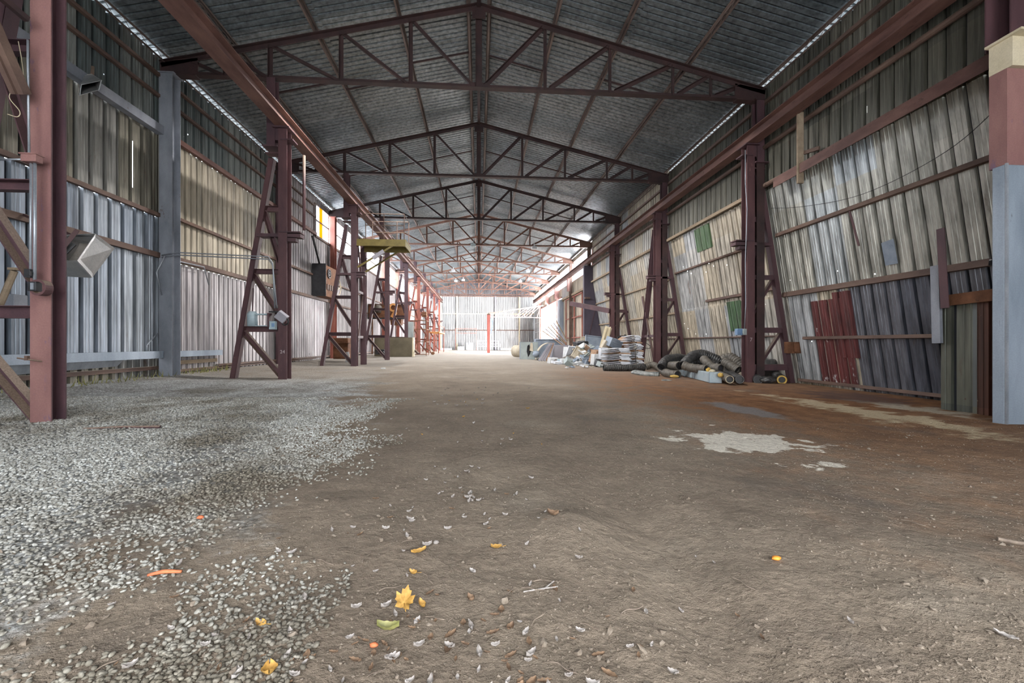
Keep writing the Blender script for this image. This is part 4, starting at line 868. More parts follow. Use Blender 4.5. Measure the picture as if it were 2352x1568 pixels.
# red post with boom, back-wall things
r = root('red_post', (.95, 43, 0), 'bright red steel post standing alone near the back wall', 'post'); MB().ibeam((.95, 43, -.02), (.95, 43, 3.75), .28, .3, .02, .02, (0, 1, 0)).build('shaft', 'postred', r); MB().box((.95, 43, 3.8), (.3, .3, .08)).build('cap', 'girt', r)
r = root('lattice_boom', (4, 45, 4.2), 'pale pink lattice boom running from the red post to the doorway', 'boom'); A0, A1 = V((.95, 43, 3.9)), V((6.9, 46.5, 5.0))
MB().bar(A0, A1, .1, .1).build('upper_bar', 'girt', r); B0, B1 = A0 + V((0, 0, -.35)), A1 + V((0, 0, -1.3)); MB().bar(B0, B1, .06, .06).build('lower_bar', 'pinkpale', r)
for k in range(8): MB().bar(A0.lerp(A1, (k + .6) / 8), B0.lerp(B1, k / 8), .04, .04).build('lacing', 'pinkpale', r)
for k in range(5):
    p = A0.lerp(A1, .7 + .06 * k); o = MB().bar(p, p + V((-1.4, -.6, -.9 - .1 * k)), .05, .05).build('hanging_lath', 'pinkpale'); tag(o, 'pale lath hanging askew off the boom by the doorway', 'lath', 'laths hanging off the boom')
o = MB(); pts = [(1.55, 59.9, 4.4), (1.95, 59.9, 4.4), (1.95, 59.85, 3.4), (1.75, 59.85, 2.4), (1.55, 59.9, 2.2)]
o.add([V(p) for p in pts] + [V(p) + V((0, .06, 0)) for p in pts], [(0, 1, 2, 3, 4), (9, 8, 7, 6, 5)] + [(i, (i + 1) % 5, 5 + (i + 1) % 5, 5 + i) for i in range(5)]); o = o.build('hanging_cloth', 'bluegrey'); tag(o, 'grey cloth hanging on the back wall behind the red post', 'cloth')
r = root('rack_frame', (-2, 58.5, 0), 'pale pink pipe rack in front of the back wall', 'rack')
for x in (-3.1, -.3): MB().bar((x, 58.5, 0), (x, 58.5, 2.9), .07, .07, (0, 1, 0)).build('post', 'pinkpale', r)
for z in (2.3, 2.9): MB().bar((-3.1, 58.5, z), (-.3, 58.5, z), .06, .08).build('rail', 'pinkpale', r)
r = root('steel_trestle', (1.2, 57.5, 0), 'low pale steel trestle beside the red post', 'trestle')
for z in (.55, .85, 1.25): MB().bar((-.3, 57.5, z), (2.9, 57.5, z), .05, .07).build('rail', 'greypanel', r)
for x in (-.2, 2.6): MB().bar((x, 57.5, 0), (x, 57.5, 1.3), .08, .08, (0, 1, 0)).build('leg', 'greypanel', r)
for k, (x, w, h, lab) in enumerate(((-4.6, 2.0, .25, 'low grey sheet heap at the foot of the back wall'), (-2.4, .9, .5, 'pale box at the foot of the back wall under the rack'), (-1.2, .8, 1.0, 'taller pale box at the foot of the back wall beside the red post'), (3.6, 1.4, .25, 'pale plank bundle at the foot of the back wall by the trestle'))):
    o = MB().box((x, 58.6, h / 2 + .02), (w, .6, h), (0, 0, .05)).box((x + .1, 58.5, h * .9), (w * .6, .65, h * .3), (0, .1, .1)).build('pale_box', 'paper', None, bevel=.03); tag(o, lab, 'box')
# pale machine in the doorway
r = root('loader_machine', (8.6, 42.5, 0), 'pale red machine standing in the bright side doorway', 'machine')
MB().box((8.6, 43.4, 1.0), (1.6, 2.4, .9)).build('body', 'pinkpale', r, bevel=.05); MB().box((8.7, 43.8, 2.0), (1.3, 1.3, 1.1)).build('cab', 'pinkpale', r, bevel=.05); MB().box((8.02, 43.8, 2.1), (.04, .9, .7)).build('cab_window', 'bluegrey', r)
for y in (42.6, 44.2): MB().tube([(7.75, y, .42), (8.0, y, .42)], .45, 18).build('wheel', 'greypanel', r)
MB().bar((8.0, 42.3, .5), (8.2, 43.0, 2.3), .1, .12).build('lift_arm', 'pinkpale', r); MB().bar((8.0, 42.3, .5), (7.9, 41.4, 1.9), .1, .12).build('lift_arm', 'pinkpale', r)

# small lamps on the far trusses
for k, (px, py, i) in enumerate(((1087, 563, 3), (1227, 569, 3), (1041, 621, 5), (1213, 623, 5), (1047, 645, 6), (1195, 646, 6), (1064, 643, 6))):
    p = at(px, py, YT[i] - .1); o = MB().box(p, (.34, .25, .2)).tube([p + V((0, 0, .1)), p + V((0, 0, .3))], .04, 6).build('truss_lamp', 'greycab' if k == 0 else 'white', None, bevel=.02)
    tag(o, ['grey lamp', 'white lamp', 'white lamp', 'white lamp', 'white lamp', 'white lamp', 'white lamp'][k] + ' on the ' + ['fourth truss near the ridge', 'fourth truss toward the doorway', 'sixth truss on the gravel side', 'sixth truss toward the doorway', 'seventh truss, farther of two on the gravel side', 'seventh truss toward the doorway', 'seventh truss, closer to the ridge of two'][k], 'lamp')

import bmesh
def lump(name, c, size, mat, label, cat, seed=0, sub=3):
    bm = bmesh.new(); bmesh.ops.create_icosphere(bm, subdivisions=sub, radius=1)
    for v in bm.verts:
        n_1 = mnoise.noise(v.co * 1.7 + V((seed, 0, 0))) * .3 + mnoise.noise(v.co * 4 + V((seed, 3, 0))) * .15
        v.co = V((v.co.x * size[0], v.co.y * size[1], v.co.z * size[2])) * (1 + n_1) + V(c)
    me = bpy.data.meshes.new(name); bm.to_mesh(me); bm.free(); me.materials.append(M[mat]); me.polygons.foreach_set('use_smooth', [True] * len(me.polygons))
    o = bpy.data.objects.new(name, me); COL.objects.link(o); return tag(o, label, cat)
# ------------------------------------------------------------------ scrap heap on the right
def gz(px, py): 
    p = atZ(px, py, -.04); return p
# barrel
a = V((2.45, 29.3, .42)); b_ = V((2.95, 28.6, .42)); r = root('steel_barrel', (2.7, 29, 0), 'brown steel barrel lying beside the torn grey cabinet', 'barrel')
MB().tube([a, a.lerp(b_, .3), a.lerp(b_, .31), a.lerp(b_, .33), a.lerp(b_, .66), a.lerp(b_, .67), a.lerp(b_, .69), b_], .40, 24, True, lambda t: 1.04 if .2 < t < .25 or .6 < t < .75 else 1).build('body', 'beigeboard', r, True); MB().tube([b_, b_ + (b_ - a).normalized() * .02], .37, 24).build('lid', 'purple', r)
# torn cabinet
ca, cb = at(1195, 824, 26.4), at(1236, 824, 26.4); zt = at(1215, 785, 26.4).z; r = root('torn_cabinet', ((ca.x + cb.x) / 2, 26.5, 0), 'grey-green metal cabinet with a torn hole in its face', 'cabinet')
w = cb.x - ca.x; m = MB(); zz0 = -.03
hole = [(.40, .78), (.50, .86), (.46, .55), (.60, .50), (.56, .32), (.44, .12), (.40, .30), (.36, .45)]
outer = [(0, 0), (.45, 0), (1, 0), (1, .5), (1, 1), (.48, 1), (0, 1), (0, .5)]; order = [5, 4, 3, 2, 1, 0, 7, 6]
hl = [hole[1], hole[3], hole[3], hole[4], hole[5], hole[6], hole[7], hole[0]]; ol = [(.48, 1), (1, 1), (1, .5), (1, 0), (.45, 0), (0, 0), (0, .5), (0, 1)]
vv = [(ca.x + u * w, 26.4, zz0 + v * (zt - zz0)) for u, v in ol] + [(ca.x + u * w, 26.4, zz0 + v * (zt - zz0)) for u, v in hl]
m.add(vv, [(i, (i + 1) % 8, 8 + (i + 1) % 8, 8 + i) for i in range(8)]); ft = m.build('front', 'greycab', r)
MB().box(((ca.x + cb.x) / 2, 26.85, (zt + zz0) / 2), (w * .9, .04, zt - zz0 - .04)).build('back', 'dark', r); MB().box((ca.x + .02, 26.7, (zt + zz0) / 2), (.03, .6, zt - zz0)).box((cb.x - .02, 26.7, (zt + zz0) / 2), (.03, .6, zt - zz0)).box(((ca.x + cb.x) / 2, 26.7, zt - .01), (w, .6, .03)).build('casing', 'bluegrey', r)
p = at(1216, 806, 26.38); MB().quad((p.x, 26.35, .5), (p.x + .22, 26.3, .45), (p.x + .2, 26.38, .95), (p.x + .08, 26.38, 1.0), .01).build('bent_flap', 'beigeboard', ft)
# curved hood
m = MB(); n = 14; pr_ = []
for k in range(n):
    an = math.pi * k / (n - 1) * .62; pr_.append((math.cos(an) * .75, math.sin(an) * .95))
p = at(1240, 822, 25.4)
for k in range(n - 1):
    (x0_, z0_), (x1_, z1_) = pr_[k], pr_[k + 1]; m.quad((p.x + .55 - x0_, 25.2, z0_), (p.x + .55 - x1_, 25.2, z1_), (p.x + .55 - x1_, 25.9, z1_), (p.x + .55 - x0_, 25.9, z0_), .03)
o = m.build('curved_hood', 'beigeboard'); tag(o, 'curved beige sheet hood between the torn cabinet and the leaning boards', 'hood')
o = MB().tube([at(1231, 812, 25.0), at(1233, 818, 24.9)], .22, 14, True, lambda t: 1 - .3 * t).tube([at(1230, 806, 25.0), at(1231, 812, 25.0)], .16, 14).build('dark_motor', 'bluegrey', None, True); tag(o, 'round dark blue-grey motor in front of the curved hood', 'motor')
# leaning boards
for k in range(5):
    q0 = at(1238 + 6 * k, 827, 24.1 + .07 * k); q0.z = -.03; q1 = at(1263 + 2.2 * k, 790 - .5 * k, 24.8 + .07 * k)
    o = MB().bar(q0, q1, .12, .035, (0, 1, 0)).box(q1, (.10, .04, .05)).build('leaning_board', 'cardboard' if k == 3 else 'greypanel')
    tag(o, ['grey board leaning outermost, nearest the torn cabinet', 'second grey leaning board from the torn cabinet', 'third grey leaning board from the torn cabinet', 'reddish brown board among the grey leaning boards', 'steepest grey leaning board, next to the plain panel'][k], 'board', 'boards leaning in the scrap heap')
pa, pb = at(1270, 824, 25.0), at(1308, 824, 25.0); zt = at(1290, 793, 25.0).z
o = MB().box(((pa.x + pb.x) / 2, 25, zt / 2 - .03), (pb.x - pa.x, .05, zt + .04), (.06, 0, 0)).box(((pa.x + pb.x) / 2, 25.05, zt), (pb.x - pa.x + .03, .1, .04)).build('plain_panel', 'greypanel'); tag(o, 'plain grey-violet panel standing beside the leaning boards', 'panel')
o = MB().box((4.55, 28.0, .62), (1.9, .8, 1.2)).box((4.55, 27.58, 1.18), (1.9, .05, .06)).build('long_crate', 'bluegrey', None, bevel=.02); tag(o, 'long blue-grey crate behind the leaning boards', 'crate')
# scrap lengths beyond
for k in range(6):
    a = at(1292 + 2 * k, 792 - 2 * k, 27 + .12 * k); o = MB().bar(a, a + V((-1.2 + .12 * k, .5, .9 + .08 * k)), .07, .05).box(a, (.1, .08, .06)).build('scrap_length', ('cardboard', 'greypanel', 'wood')[k % 3]); tag(o, 'length of scrap timber sticking up behind the plain panel', 'scrap', 'scrap lengths behind the panel')
# main heap: explicit boxes and sheets (px, py centre, depth, size, rot, material, label, name)
heap = [
 (1313, 815, 21.5, (.75, .5, .75), (0, .1, .2), 'white', 'white box at the edge of the heap next to the plain panel', 'scrap_box'),
 (1306, 829, 20.6, (.75, .4, .22), (0, .0, .1), 'white', 'low white block on the floor in front of the heap', 'scrap_block'),
 (1292, 830, 21.0, (.45, .3, .25), (0, .0, .5), 'palebox', 'small pale blue drum box in front of the heap', 'scrap_box'),
 (1272, 829, 21.8, (.55, .4, .3), (.1, .1, .2), 'white', 'crumpled white lump left in front of the leaning boards', 'scrap_lump'),
 (1282, 834, 20.6, (.6, .4, .12), (.1, .2, .4), 'paper', 'flattened white bag in front of the heap', 'scrap_bag'),
 (1318, 808, 21.2, (.8, .05, .6), (.5, .1, .3), 'paper', 'square white sheet tilted in the middle of the heap', 'scrap_sheet'),
 (1337, 817, 20.4, (.95, .05, .62), (-.5, .55, -.2), 'beigeboard', 'large cream panel tilted across the front of the heap', 'scrap_board'),
 (1325, 836, 20.0, (1.0, .6, .14), (.08, .1, .1), 'white', 'crumpled white sheet lying at the front of the heap', 'scrap_sheet'),
 (1305, 842, 19.0, (.9, .4, .03), (0, 0, .2), 'cream', 'thin cream cardboard lying flat on the floor', 'scrap_sheet'),
 (1350, 832, 20.0, (.45, .35, .3), (.3, .2, .4), 'bluegrey', 'crushed blue-grey box low in the heap', 'scrap_box'),
 (1325, 800, 22.0, (.5, .4, .35), (.2, .5, .1), 'cardboard', 'brown box peeking out under the monitor box', 'scrap_box'),
 (1334, 797, 21.6, (.62, .5, .55), (.1, -.1, .25), 'dark', 'black open-fronted box on top of the heap', 'scrap_box'),
 (1350, 801, 21.4, (.6, .5, .18), (.2, -.3, .2), 'greycab', 'grey tray beside the black box on the heap', 'scrap_tray'),
 (1364, 787, 22.5, (.95, .06, .75), (-.35, .12, .1), 'bluegrey', 'grey framed panel propped at the back of the heap', 'scrap_board'),
 (1348, 785, 23.0, (.6, .05, .6), (-.3, -.1, .1), 'beigeboard', 'beige panel behind the black box', 'scrap_board'),
 (1369, 806, 21.0, (.85, .5, .12), (.2, -.4, .3), 'bluegrey', 'dark tilted plate in front of the framed panel', 'scrap_plate'),
 (1385, 802, 20.8, (.6, .5, .2), (.1, .1, .7), 'bluegrey', 'low dark crate behind the upright white board', 'scrap_box'),
 (1371, 816, 19.4, (.5, .35, .45), (.2, .1, .5), 'cardboard', 'brown carton in the middle of the heap', 'scrap_box'),
 (1385, 815, 19.0, (.34, .3, .62), (0, .05, .1), 'paper', 'upright white carton beside the front stack', 'scrap_box'),
 (1367, 826, 19.2, (.3, .3, .5), (0, .1, .3), 'white', 'white spotted drum box in the heap beside the white carton', 'scrap_box'),
 (1409, 788, 19.5, (.62, .5, .42), (.2, .35, .3), 'bluegrey', 'blue-grey box on top of the heap next to the rear stack', 'scrap_box'),
 (1427, 792, 19.8, (.6, .4, .5), (.1, -.5, .3), 'cardboard', 'orange-brown carton wedged beside the rear stack', 'scrap_box'),
 (1393, 795, 19.6, (.5, .2, .4), (.2, .5, .4), 'beigeboard', 'torn beige board at the foot of the tall white board', 'scrap_board'),
 (1383, 838, 18.2, (.4, .3, .22), (.2, .3, .4), 'greycab', 'small grey-green crate in front of the white carton', 'scrap_box'),
 (1374, 834, 18.6, (.26, .26, .3), (.4, .2, .1), 'dark', 'small black can beside the front stack', 'scrap_can'),
]
for px, py, Y, sz, rot, mt, lab, nm in heap:
    c = at(px, py, Y); sx, sy, szz = sz
    m = MB().box(c, sz, rot)
    R = Euler(rot).to_matrix()
    if szz > .2 and sy > .2:
        m.box(c + R @ V((0, -sy / 2 - .004, szz * .1)), (sx * .8, .02, szz * .12), rot); m.box(c + R @ V((sx * .2, 0, szz / 2 + .01)), (sx * .55, sy * .9, .02), rot)
    elif sy < .1:
        for d in (-1, 1): m.box(c + R @ V((d * sx * .47, -.02, 0)), (.05, sy + .03, szz), rot); m.box(c + R @ V((0, -.02, d * szz * .47)), (sx, sy + .03, .05), rot)
    else:
        m.box(c + R @ V((.1 * sx, .05 * sy, szz * .6)), (sx * .6, sy * .5, szz * .5), (rot[0] + .1, rot[1] - .1, rot[2] + .3))
    o = m.build(nm, mt, None, bevel=.012); tag(o, lab, nm.split('_')[1], 'scrap in the heap')
lump('rubble', V((4.85, 21.2, -.08)), (1.1, .8, .50), 'rubble', 'dark mixed rubble filling the scrap heap under the boxes', 'rubble', 21, 4)['kind'] = 'stuff'
lump('rubble', V((5.9, 20.1, -.05)), (.7, .8, .85), 'rubble', 'brown rubble behind the shorter stack under the tall board', 'rubble', 25, 4)['kind'] = 'stuff'
for k in range(22):
    px = random.uniform(1300, 1440); py = random.uniform(798, 832); Y = 21.2 - (py - 798) / 34 * 1.6 - .6 * random.random(); c = at(px, py, Y); a_ = random.uniform(.2, .5)
    m = MB().box(c, (a_, random.uniform(.1, .4), random.choice([.03, .05, .25])), (random.uniform(-.7, .7), random.uniform(-.7, .7), random.uniform(0, 3)))
    m.box(c + V((a_ * .3, 0, .02)), (a_ * .6, .2, .03), (random.uniform(-.7, .7), random.uniform(-.7, .7), random.uniform(0, 3)))
    o = m.build('scrap_piece', random.choice(['white', 'bluegrey', 'cardboard', 'dark', 'greycab', 'beigeboard', 'paper'])); tag(o, 'crumpled scrap piece wedged among the boxes of the heap', 'scrap', 'scrap pieces wedged in the heap')
o = MB().bar(at(1384, 800, 20.2), at(1398, 751, 20.6), .34, .03, (0, 1, 0)).bar(at(1380, 800, 20.15), at(1394, 751, 20.55), .05, .08, (0, 1, 0)).bar(at(1390, 800, 20.15), at(1402, 751, 20.55), .05, .08, (0, 1, 0)).build('tall_board', 'cream'); tag(o, 'tall cream door board standing up out of the heap', 'board')
m = MB()
m.bar(at(1418, 775, 21), at(1440, 772, 21), .08, .1); m.bar(at(1436, 768, 20.5), at(1424, 800, 20.5), .06, .06); o = m.build('dark_bar', 'dark'); tag(o, 'dark crossed bars between the heap and the rear stack', 'bars')
for k in range(14):
    px = random.uniform(1300, 1385); p = atZ(px, random.uniform(838, 846), -.03); o = MB().box(p + V((0, 0, .03)), (random.uniform(.1, .25), random.uniform(.06, .15), .03), (random.uniform(-.2, .2), random.uniform(-.2, .2), random.uniform(0, 3))).box(p + V((.03, 0, .05)), (.08, .05, .02), (.2, .3, random.uniform(0, 3))).build('scrap_bit', random.choice(['white', 'paper', 'beigeboard', 'bluegrey']))
    tag(o, 'small pale scrap bit on the floor in front of the heap', 'scrap', 'scrap bits in front of the heap')
# stacks of folded white sheets
def folded(w, d, h, mat):
    m = MB(); x = w / 2; y = d / 2
    pts = [(-x, 0.0), (-x * .55, h * .25), (x * .1, h), (x * .12, h), (x * .8, h * .9), (x, -h * .3)]
    for (a, za), (b, zb_) in zip(pts[:-1], pts[1:]): m.add([(a, -y, za), (b, -y, zb_), (b, y, zb_), (a, y, za), (a, -y, za + .018), (b, -y, zb_ + .018), (b, y, zb_ + .018), (a, y, za + .018)], [(3, 2, 1, 0), (4, 5, 6, 7), (0, 1, 5, 4), (2, 3, 7, 6), (3, 0, 4, 7), (1, 2, 6, 5)])
    m.add([(x * .1, -y - .01, h + .018), (x, -y - .01, h * .6), (x * .92, -y - .02, -.005), (x * .15, -y - .02, h * .2)], [(0, 1, 2, 3), (3, 2, 1, 0)])
    return m.build('folded_sheet', mat)
def stack(px0, px1, pyb, pyt, Y, n, label, top, group, lean=0.):
    a, b = at(px0, pyb, Y), at(px1, pyb, Y); z0 = max(a.z, -.08); z1 = at((px0 + px1) / 2, pyt, Y).z; w = b.x - a.x; dz = (z1 - z0) / n
    protos = [folded(w, .65, dz * .75, 'paper'), folded(w, .65, dz * .75, 'cardboard')]; used = [False, False]
    for k in range(n):
        i = 1 if k % 5 == 3 else 0
        o = protos[i]
        if used[i]: o = o.copy(); COL.objects.link(o)
        used[i] = True
        o.location = ((a.x + b.x) / 2 + random.uniform(-.05, .05) + lean * k / n, Y + .35 + random.uniform(-.05, .05), z0 + .01 + k * dz); o.rotation_euler.z = random.uniform(-.07, .07)
        tag(o, top if k == n - 1 else ('brown ' if i else 'white ') + label, 'folded sheet', group)
stack(1392, 1449, 841, 800, 16.6, 12, 'folded card sheet in the shorter front stack', 'topmost folded sheet of the shorter front stack', 'folded sheets in the front stack')
stack(1448, 1480, 838, 770, 17.0, 18, 'folded card sheet in the taller rear stack', 'topmost folded sheet of the taller rear stack', 'folded sheets in the rear stack', -.15)
o = MB().tube(spline([at(1461, 835, 16.6), at(1460, 805, 16.6), at(1468, 797, 16.6), at(1490, 800, 16.8), at(1494, 795, 16.8), at(1480, 785, 16.8)]), .012, 6).build('binding_cord', 'dark'); tag(o, 'dark binding cord looped over the taller stack', 'cord')
# ------------------------------------------------------------------ hoses
def ribbed(path, r, n=16, amp=.08, per=.07):
    pts = spline(path, 10); m = MB(); ln = sum((pts[i + 1] - pts[i]).length for i in range(len(pts) - 1)); k = max(24, int(ln / per * 4))
    cum = [0]; [cum.append(cum[-1] + (pts[i + 1] - pts[i]).length) for i in range(len(pts) - 1)]
    out = []; j = 0
    for q in range(k + 1):
        d = ln * q / k
        while j < len(pts) - 2 and cum[j + 1] < d: j += 1
        out.append(pts[j].lerp(pts[j + 1], (d - cum[j]) / max(1e-6, cum[j + 1] - cum[j])))
    m.tube(out, r, n, False, lambda t: 1 + amp * math.sin(t * k * math.pi / 2 + .3) + .05 * math.sin(t * 23)); return m, out
def hose(path, r, mat, label, cat='duct hose', open_end=True, endmat='dark', ringm='hosegrey'):
    m, pts = ribbed(path, r); rt = root('duct_hose', pts[0], label, cat, 'hoses heaped by the purple tower'); tb = m.build('tube', mat, rt, True)
    for p, q in ((pts[-1], pts[-3]), (pts[0], pts[2])):
        d = (p - q).normalized(); MB().ring(p, d, r * 1.02, r * (.72 if ringm == 'foam' else .86), .03, 18).build('end_ring', ringm if ringm != 'hosegrey' else mat, tb); MB().tube([p - d * .06, p - d * .05], r * .88, 16).build('end_shade', 'dark', tb)  # dark disc stands in for the shade inside each open end
    return rt
fz = lambda px, py, z=.03: atZ(px, py, z)
hose([fz(1387, 845), fz(1430, 845), fz(1478, 844)], .13, 'hose', 'long black insulated hose lying along the foot of the stacks')
hose([fz(1484, 842), fz(1500, 838, .1), fz(1515, 845), fz(1532, 857), fz(1556, 860)], .12, 'hosegrey', 'dusty hose curving from the stacks to the long blue duct')
m, pts = ribbed([fz(1460, 854, -.02), fz(1485, 858, -.02), fz(1514, 859, -.02)], .17, 14, .03); 
for v in m.v: v.z = -.07 + (v.z + .07) * .55
o = m.build('flattened_hose', 'plastic', None, True); tag(o, 'flattened clear plastic hose lying in front of the black hose', 'duct hose')
hose([at(1519, 842, 13.3), at(1528, 828, 13.5), at(1545, 822, 13.8), at(1572, 823, 14.0), at(1582, 834, 14.2)], .125, 'hose', 'black hose arching up at the end of the heap by the stacks')
hose([at(1532, 842, 13.6), at(1545, 840, 13.2), at(1561, 840, 12.7)], .13, 'hosegrey', 'short grey hose stub with an open dark end behind the blue duct')
hose([at(1571, 838, 12.5), at(1583, 823, 12.7), at(1603, 813, 12.9), at(1625, 816, 12.9), at(1645, 825, 12.8), at(1660, 833, 12.7)], .135, 'hose', 'tallest black hose arching over the heap')
hose([at(1571, 839, 12.2), at(1590, 845, 12.0), at(1622, 848, 11.6)], .12, 'hosegrey', 'grey hose lying low behind the blue duct, foil torn')
hose([at(1617, 825, 12.2), at(1625, 833, 11.9), at(1638, 843, 11.7), at(1656, 846, 11.4)], .115, 'hosegrey', 'grey hose sloping down under the tall arch with an open end')
hose([at(1665, 832, 12.0), at(1678, 840, 11.8), at(1694, 850, 11.6)], .13, 'hosegrey', 'shiny grey hose sloping beside the purple tower')
hose([at(1660, 825, 12.4), at(1675, 820, 12.3), at(1692, 829, 12.1), at(1708, 846, 11.9)], .135, 'hosegrey', 'grey-brown hose bent over against the purple tower')
hose([at(1585, 834, 13.0), at(1610, 833, 13.0), at(1650, 842, 12.6)], .16, 'hose', 'black hose buried in the middle of the heap')
hose([at(1615, 849, 13.2), at(1640, 855, 12.0), at(1676, 871, 10.3)], .095, 'hosegrey', 'straight pipe with a paper-wrapped open end beside the blue duct', endmat='dark', ringm='cream')
hose([at(1650, 849, 13.2), at(1672, 857, 12.0), at(1699, 871, 10.35)], .1, 'hose', 'straight black pipe with an open end next to the purple tower')
hose([at(1722, 832, 12.6), at(1738, 829, 12.4), at(1753, 826, 12.2)], .14, 'hosegrey', 'grey hose behind the diagonal of the purple tower')
hose([at(1725, 850, 12.4), at(1735, 862, 11.6), at(1741, 872, 10.9)], .11, 'hose', 'black hose end just past the purple tower foot')
hose([at(1770, 858, 12.4), at(1785, 864, 11.6), at(1796, 872, 10.9)], .115, 'hose', 'black hose with a yellow foam ring under the strut', ringm='foam')
m = MB()
lump('black_bag', at(1762, 843, 12.0), (.32, .25, .28), 'hose', 'black plastic bag heaped behind the tower diagonal', 'bag', 2)
lump('black_bag', at(1763, 872, 10.9), (.2, .16, .1), 'hose', 'small shiny black bag on the floor under the low tie of the tower', 'bag', 5)
lump('foam_lump', at(1627, 850, 11.3), (.07, .06, .07), 'foam', 'yellow foam lump sticking out of the grey hose', 'foam', 3)
lump('foam_lump', at(1636, 852, 11.1), (.08, .06, .045), 'cream', 'pale torn foam lump beside the yellow one', 'foam', 4)
lump('foam_lump', at(1655, 861, 10.6), (.07, .06, .06), 'foam', 'small yellow foam lump at the end of the blue duct', 'foam', 6)
lump('foam_lump', at(1549, 864, 11.9), (.12, .05, .04), 'foam', 'flat yellow foam lump under the dusty hose end', 'foam', 7)
lump('plastic_bag', at(1530, 870, 11.6) + V((0, 0, -.05)), (.16, .1, .04), 'plastic', 'thin clear plastic scrap on the floor before the dusty hose', 'plastic scrap', 8)
# long box duct
e0, e1 = atZ(1644, 879, -.07), V((6.75, 14.4, -.07)); h_ = .26; dd = (e1 - e0).normalized(); r = root('box_duct', e0, 'long pale blue rectangular duct lying in front of the hoses', 'duct')
db = MB().bar(e0 + V((0, 0, h_ / 2)), e1 + V((0, 0, h_ / 2)), .30, h_).build('body', 'duct', r, bevel=.008)
for q in (.0, .33, .62): p = e0.lerp(e1, q + .004); MB().bar(p + V((0, 0, h_ / 2)), p + dd * .02 + V((0, 0, h_ / 2)), .315, h_ + .015).build('seam', 'bluegrey', db)

# ------------------------------------------------------------------ litter on the floor
def leaf(name, x, y, L_, W_, ang, mat, label, cat='leaf', curl=.35, lobes=0, group=None, tilt=0.):
    m = MB(); n = 9; z = ground(x, y) + .004; rows = []
    for i in range(n):
        t = i / (n - 1); w = W_ * math.sin(math.pi * min(1, t * .96 + .02)) ** .8
        if lobes: w *= .6 + .4 * abs(math.cos(t * math.pi * lobes))
        rows.append([(w * s_, (t - .5) * L_, curl * L_ * ((abs(s_) ** 2) * .35 + (t - .5) ** 2) + .002 * math.sin(i * 2.3 + s_ * 3)) for s_ in (-1, -.5, 0, .5, 1)])
    ca, sa = math.cos(ang), math.sin(ang); vs = []
    for rw in rows:
        for (a, b, c) in rw: c2_ = c + b * tilt; vs.append((x + a * ca - b * sa, y + a * sa + b * ca, z + c2_))
    mz = min(v[2] for v in vs); vs = [(a, b, c - mz + z - .002) for a, b, c in vs]
    m.add(vs, [(i * 5 + j, i * 5 + j + 1, (i + 1) * 5 + j + 1, (i + 1) * 5 + j) for i in range(n - 1) for j in range(4)])
    if lobes: p = vs[2]; m.tube([p, (p[0] + .02 * sa, p[1] - .02 * ca, p[2] + .004)], .0012, 5)
    o = m.build(name, mat, None, True); return tag(o, label, cat, group)
def maple(x, y, R, ang, mat, label, tilt=.5):
    m = MB(); z = ground(x, y) + .005; tips = [(0, 1), (16, .78), (30, .84), (42, .6), (62, .95), (80, .74), (92, .8), (105, .55), (128, .78), (160, .42), (180, .3)]
    prof_ = [(a, r_) for a, r_ in tips] + [(360 - a, r_) for a, r_ in reversed(tips[1:-1])]; ring_ = []
    for a, r_ in prof_:
        an = math.radians(a) + ang; ring_.append((R * r_ * math.sin(an), R * r_ * math.cos(an), .35 * R * r_ * r_ + (.1 * R if int(a) % 2 else 0)))
    n = len(ring_); mid = [(a * .5, b * .5, c * .2 + .15 * R * ((i % 2) - .5)) for i, (a, b, c) in enumerate(ring_)]
    allv = [(0, 0, 0)] + mid + ring_; allv = [(x + a, y + b, z + c + tilt * b) for a, b, c in allv]; mz = min(v[2] for v in allv); allv = [(a, b, c - mz + z - .003) for a, b, c in allv]
    m.add(allv, [(0, 1 + i, 1 + (i + 1) % n) for i in range(n)] + [(1 + i, 1 + n + i, 1 + n + (i + 1) % n, 1 + (i + 1) % n) for i in range(n)])
    p = allv[0]; m.tube([p, (p[0] + R * .3, p[1] - R * .9, z)], .0015, 5)
    o = m.build('maple_leaf', mat, None, True); return tag(o, label, 'leaf')
maple(-.27, 1.60, .043, .2, 'leafyellow', 'large golden maple leaf standing up on the dirt', .7)
leaf('dry_leaf', -.205, 1.60, .045, .012, .6, 'leafyellow', 'small curled yellow leaf beside the golden maple leaf', curl=.8)
leaf('dry_leaf', -.27, 1.82, .035, .014, 1.2, 'leafyellow', 'curled yellow leaf behind the golden maple leaf', curl=.9, lobes=2)
leaf('dry_leaf', -.27, 1.98, .07, .012, -1.1, 'leafyellow', 'narrow yellow leaf lying sideways on the dirt', curl=.5)
leaf('dry_leaf', .08, 2.02, .05, .018, 1.5, 'leafyellow', 'torn yellow leaf near the middle of the floor', curl=.6, lobes=2)
leaf('dry_leaf', .39, 2.27, .06, .022, 1.2, 'leafbrown', 'curled red-brown leaf at the foot of the earth mound', curl=.9)
leaf('dry_leaf', -.30, 1.47, .075, .017, 1.45, 'leafolive', 'rolled olive-green leaf on the dirt', curl=.7)
leaf('dry_leaf', -.72, 1.50, .045, .016, 1.2, 'leafyellow', 'bright yellow leaf scrap among grey chips', curl=.7, lobes=2)
leaf('dry_leaf', -.60, 1.30, .045, .022, .4, 'leafyellow', 'yellow and white leaf at the bottom edge of the floor', curl=.9)
leaf('dry_leaf', 1.67, 1.26, .055, .01, .5, 'leafpale', 'white leaf-shaped scrap lying apart on the bare dirt', curl=.4)
leaf('dry_leaf', -.03, 1.63, .035, .014, .8, 'leafbrown', 'curled brown leaf with a pale inside near the golden maple leaf', curl=1.)
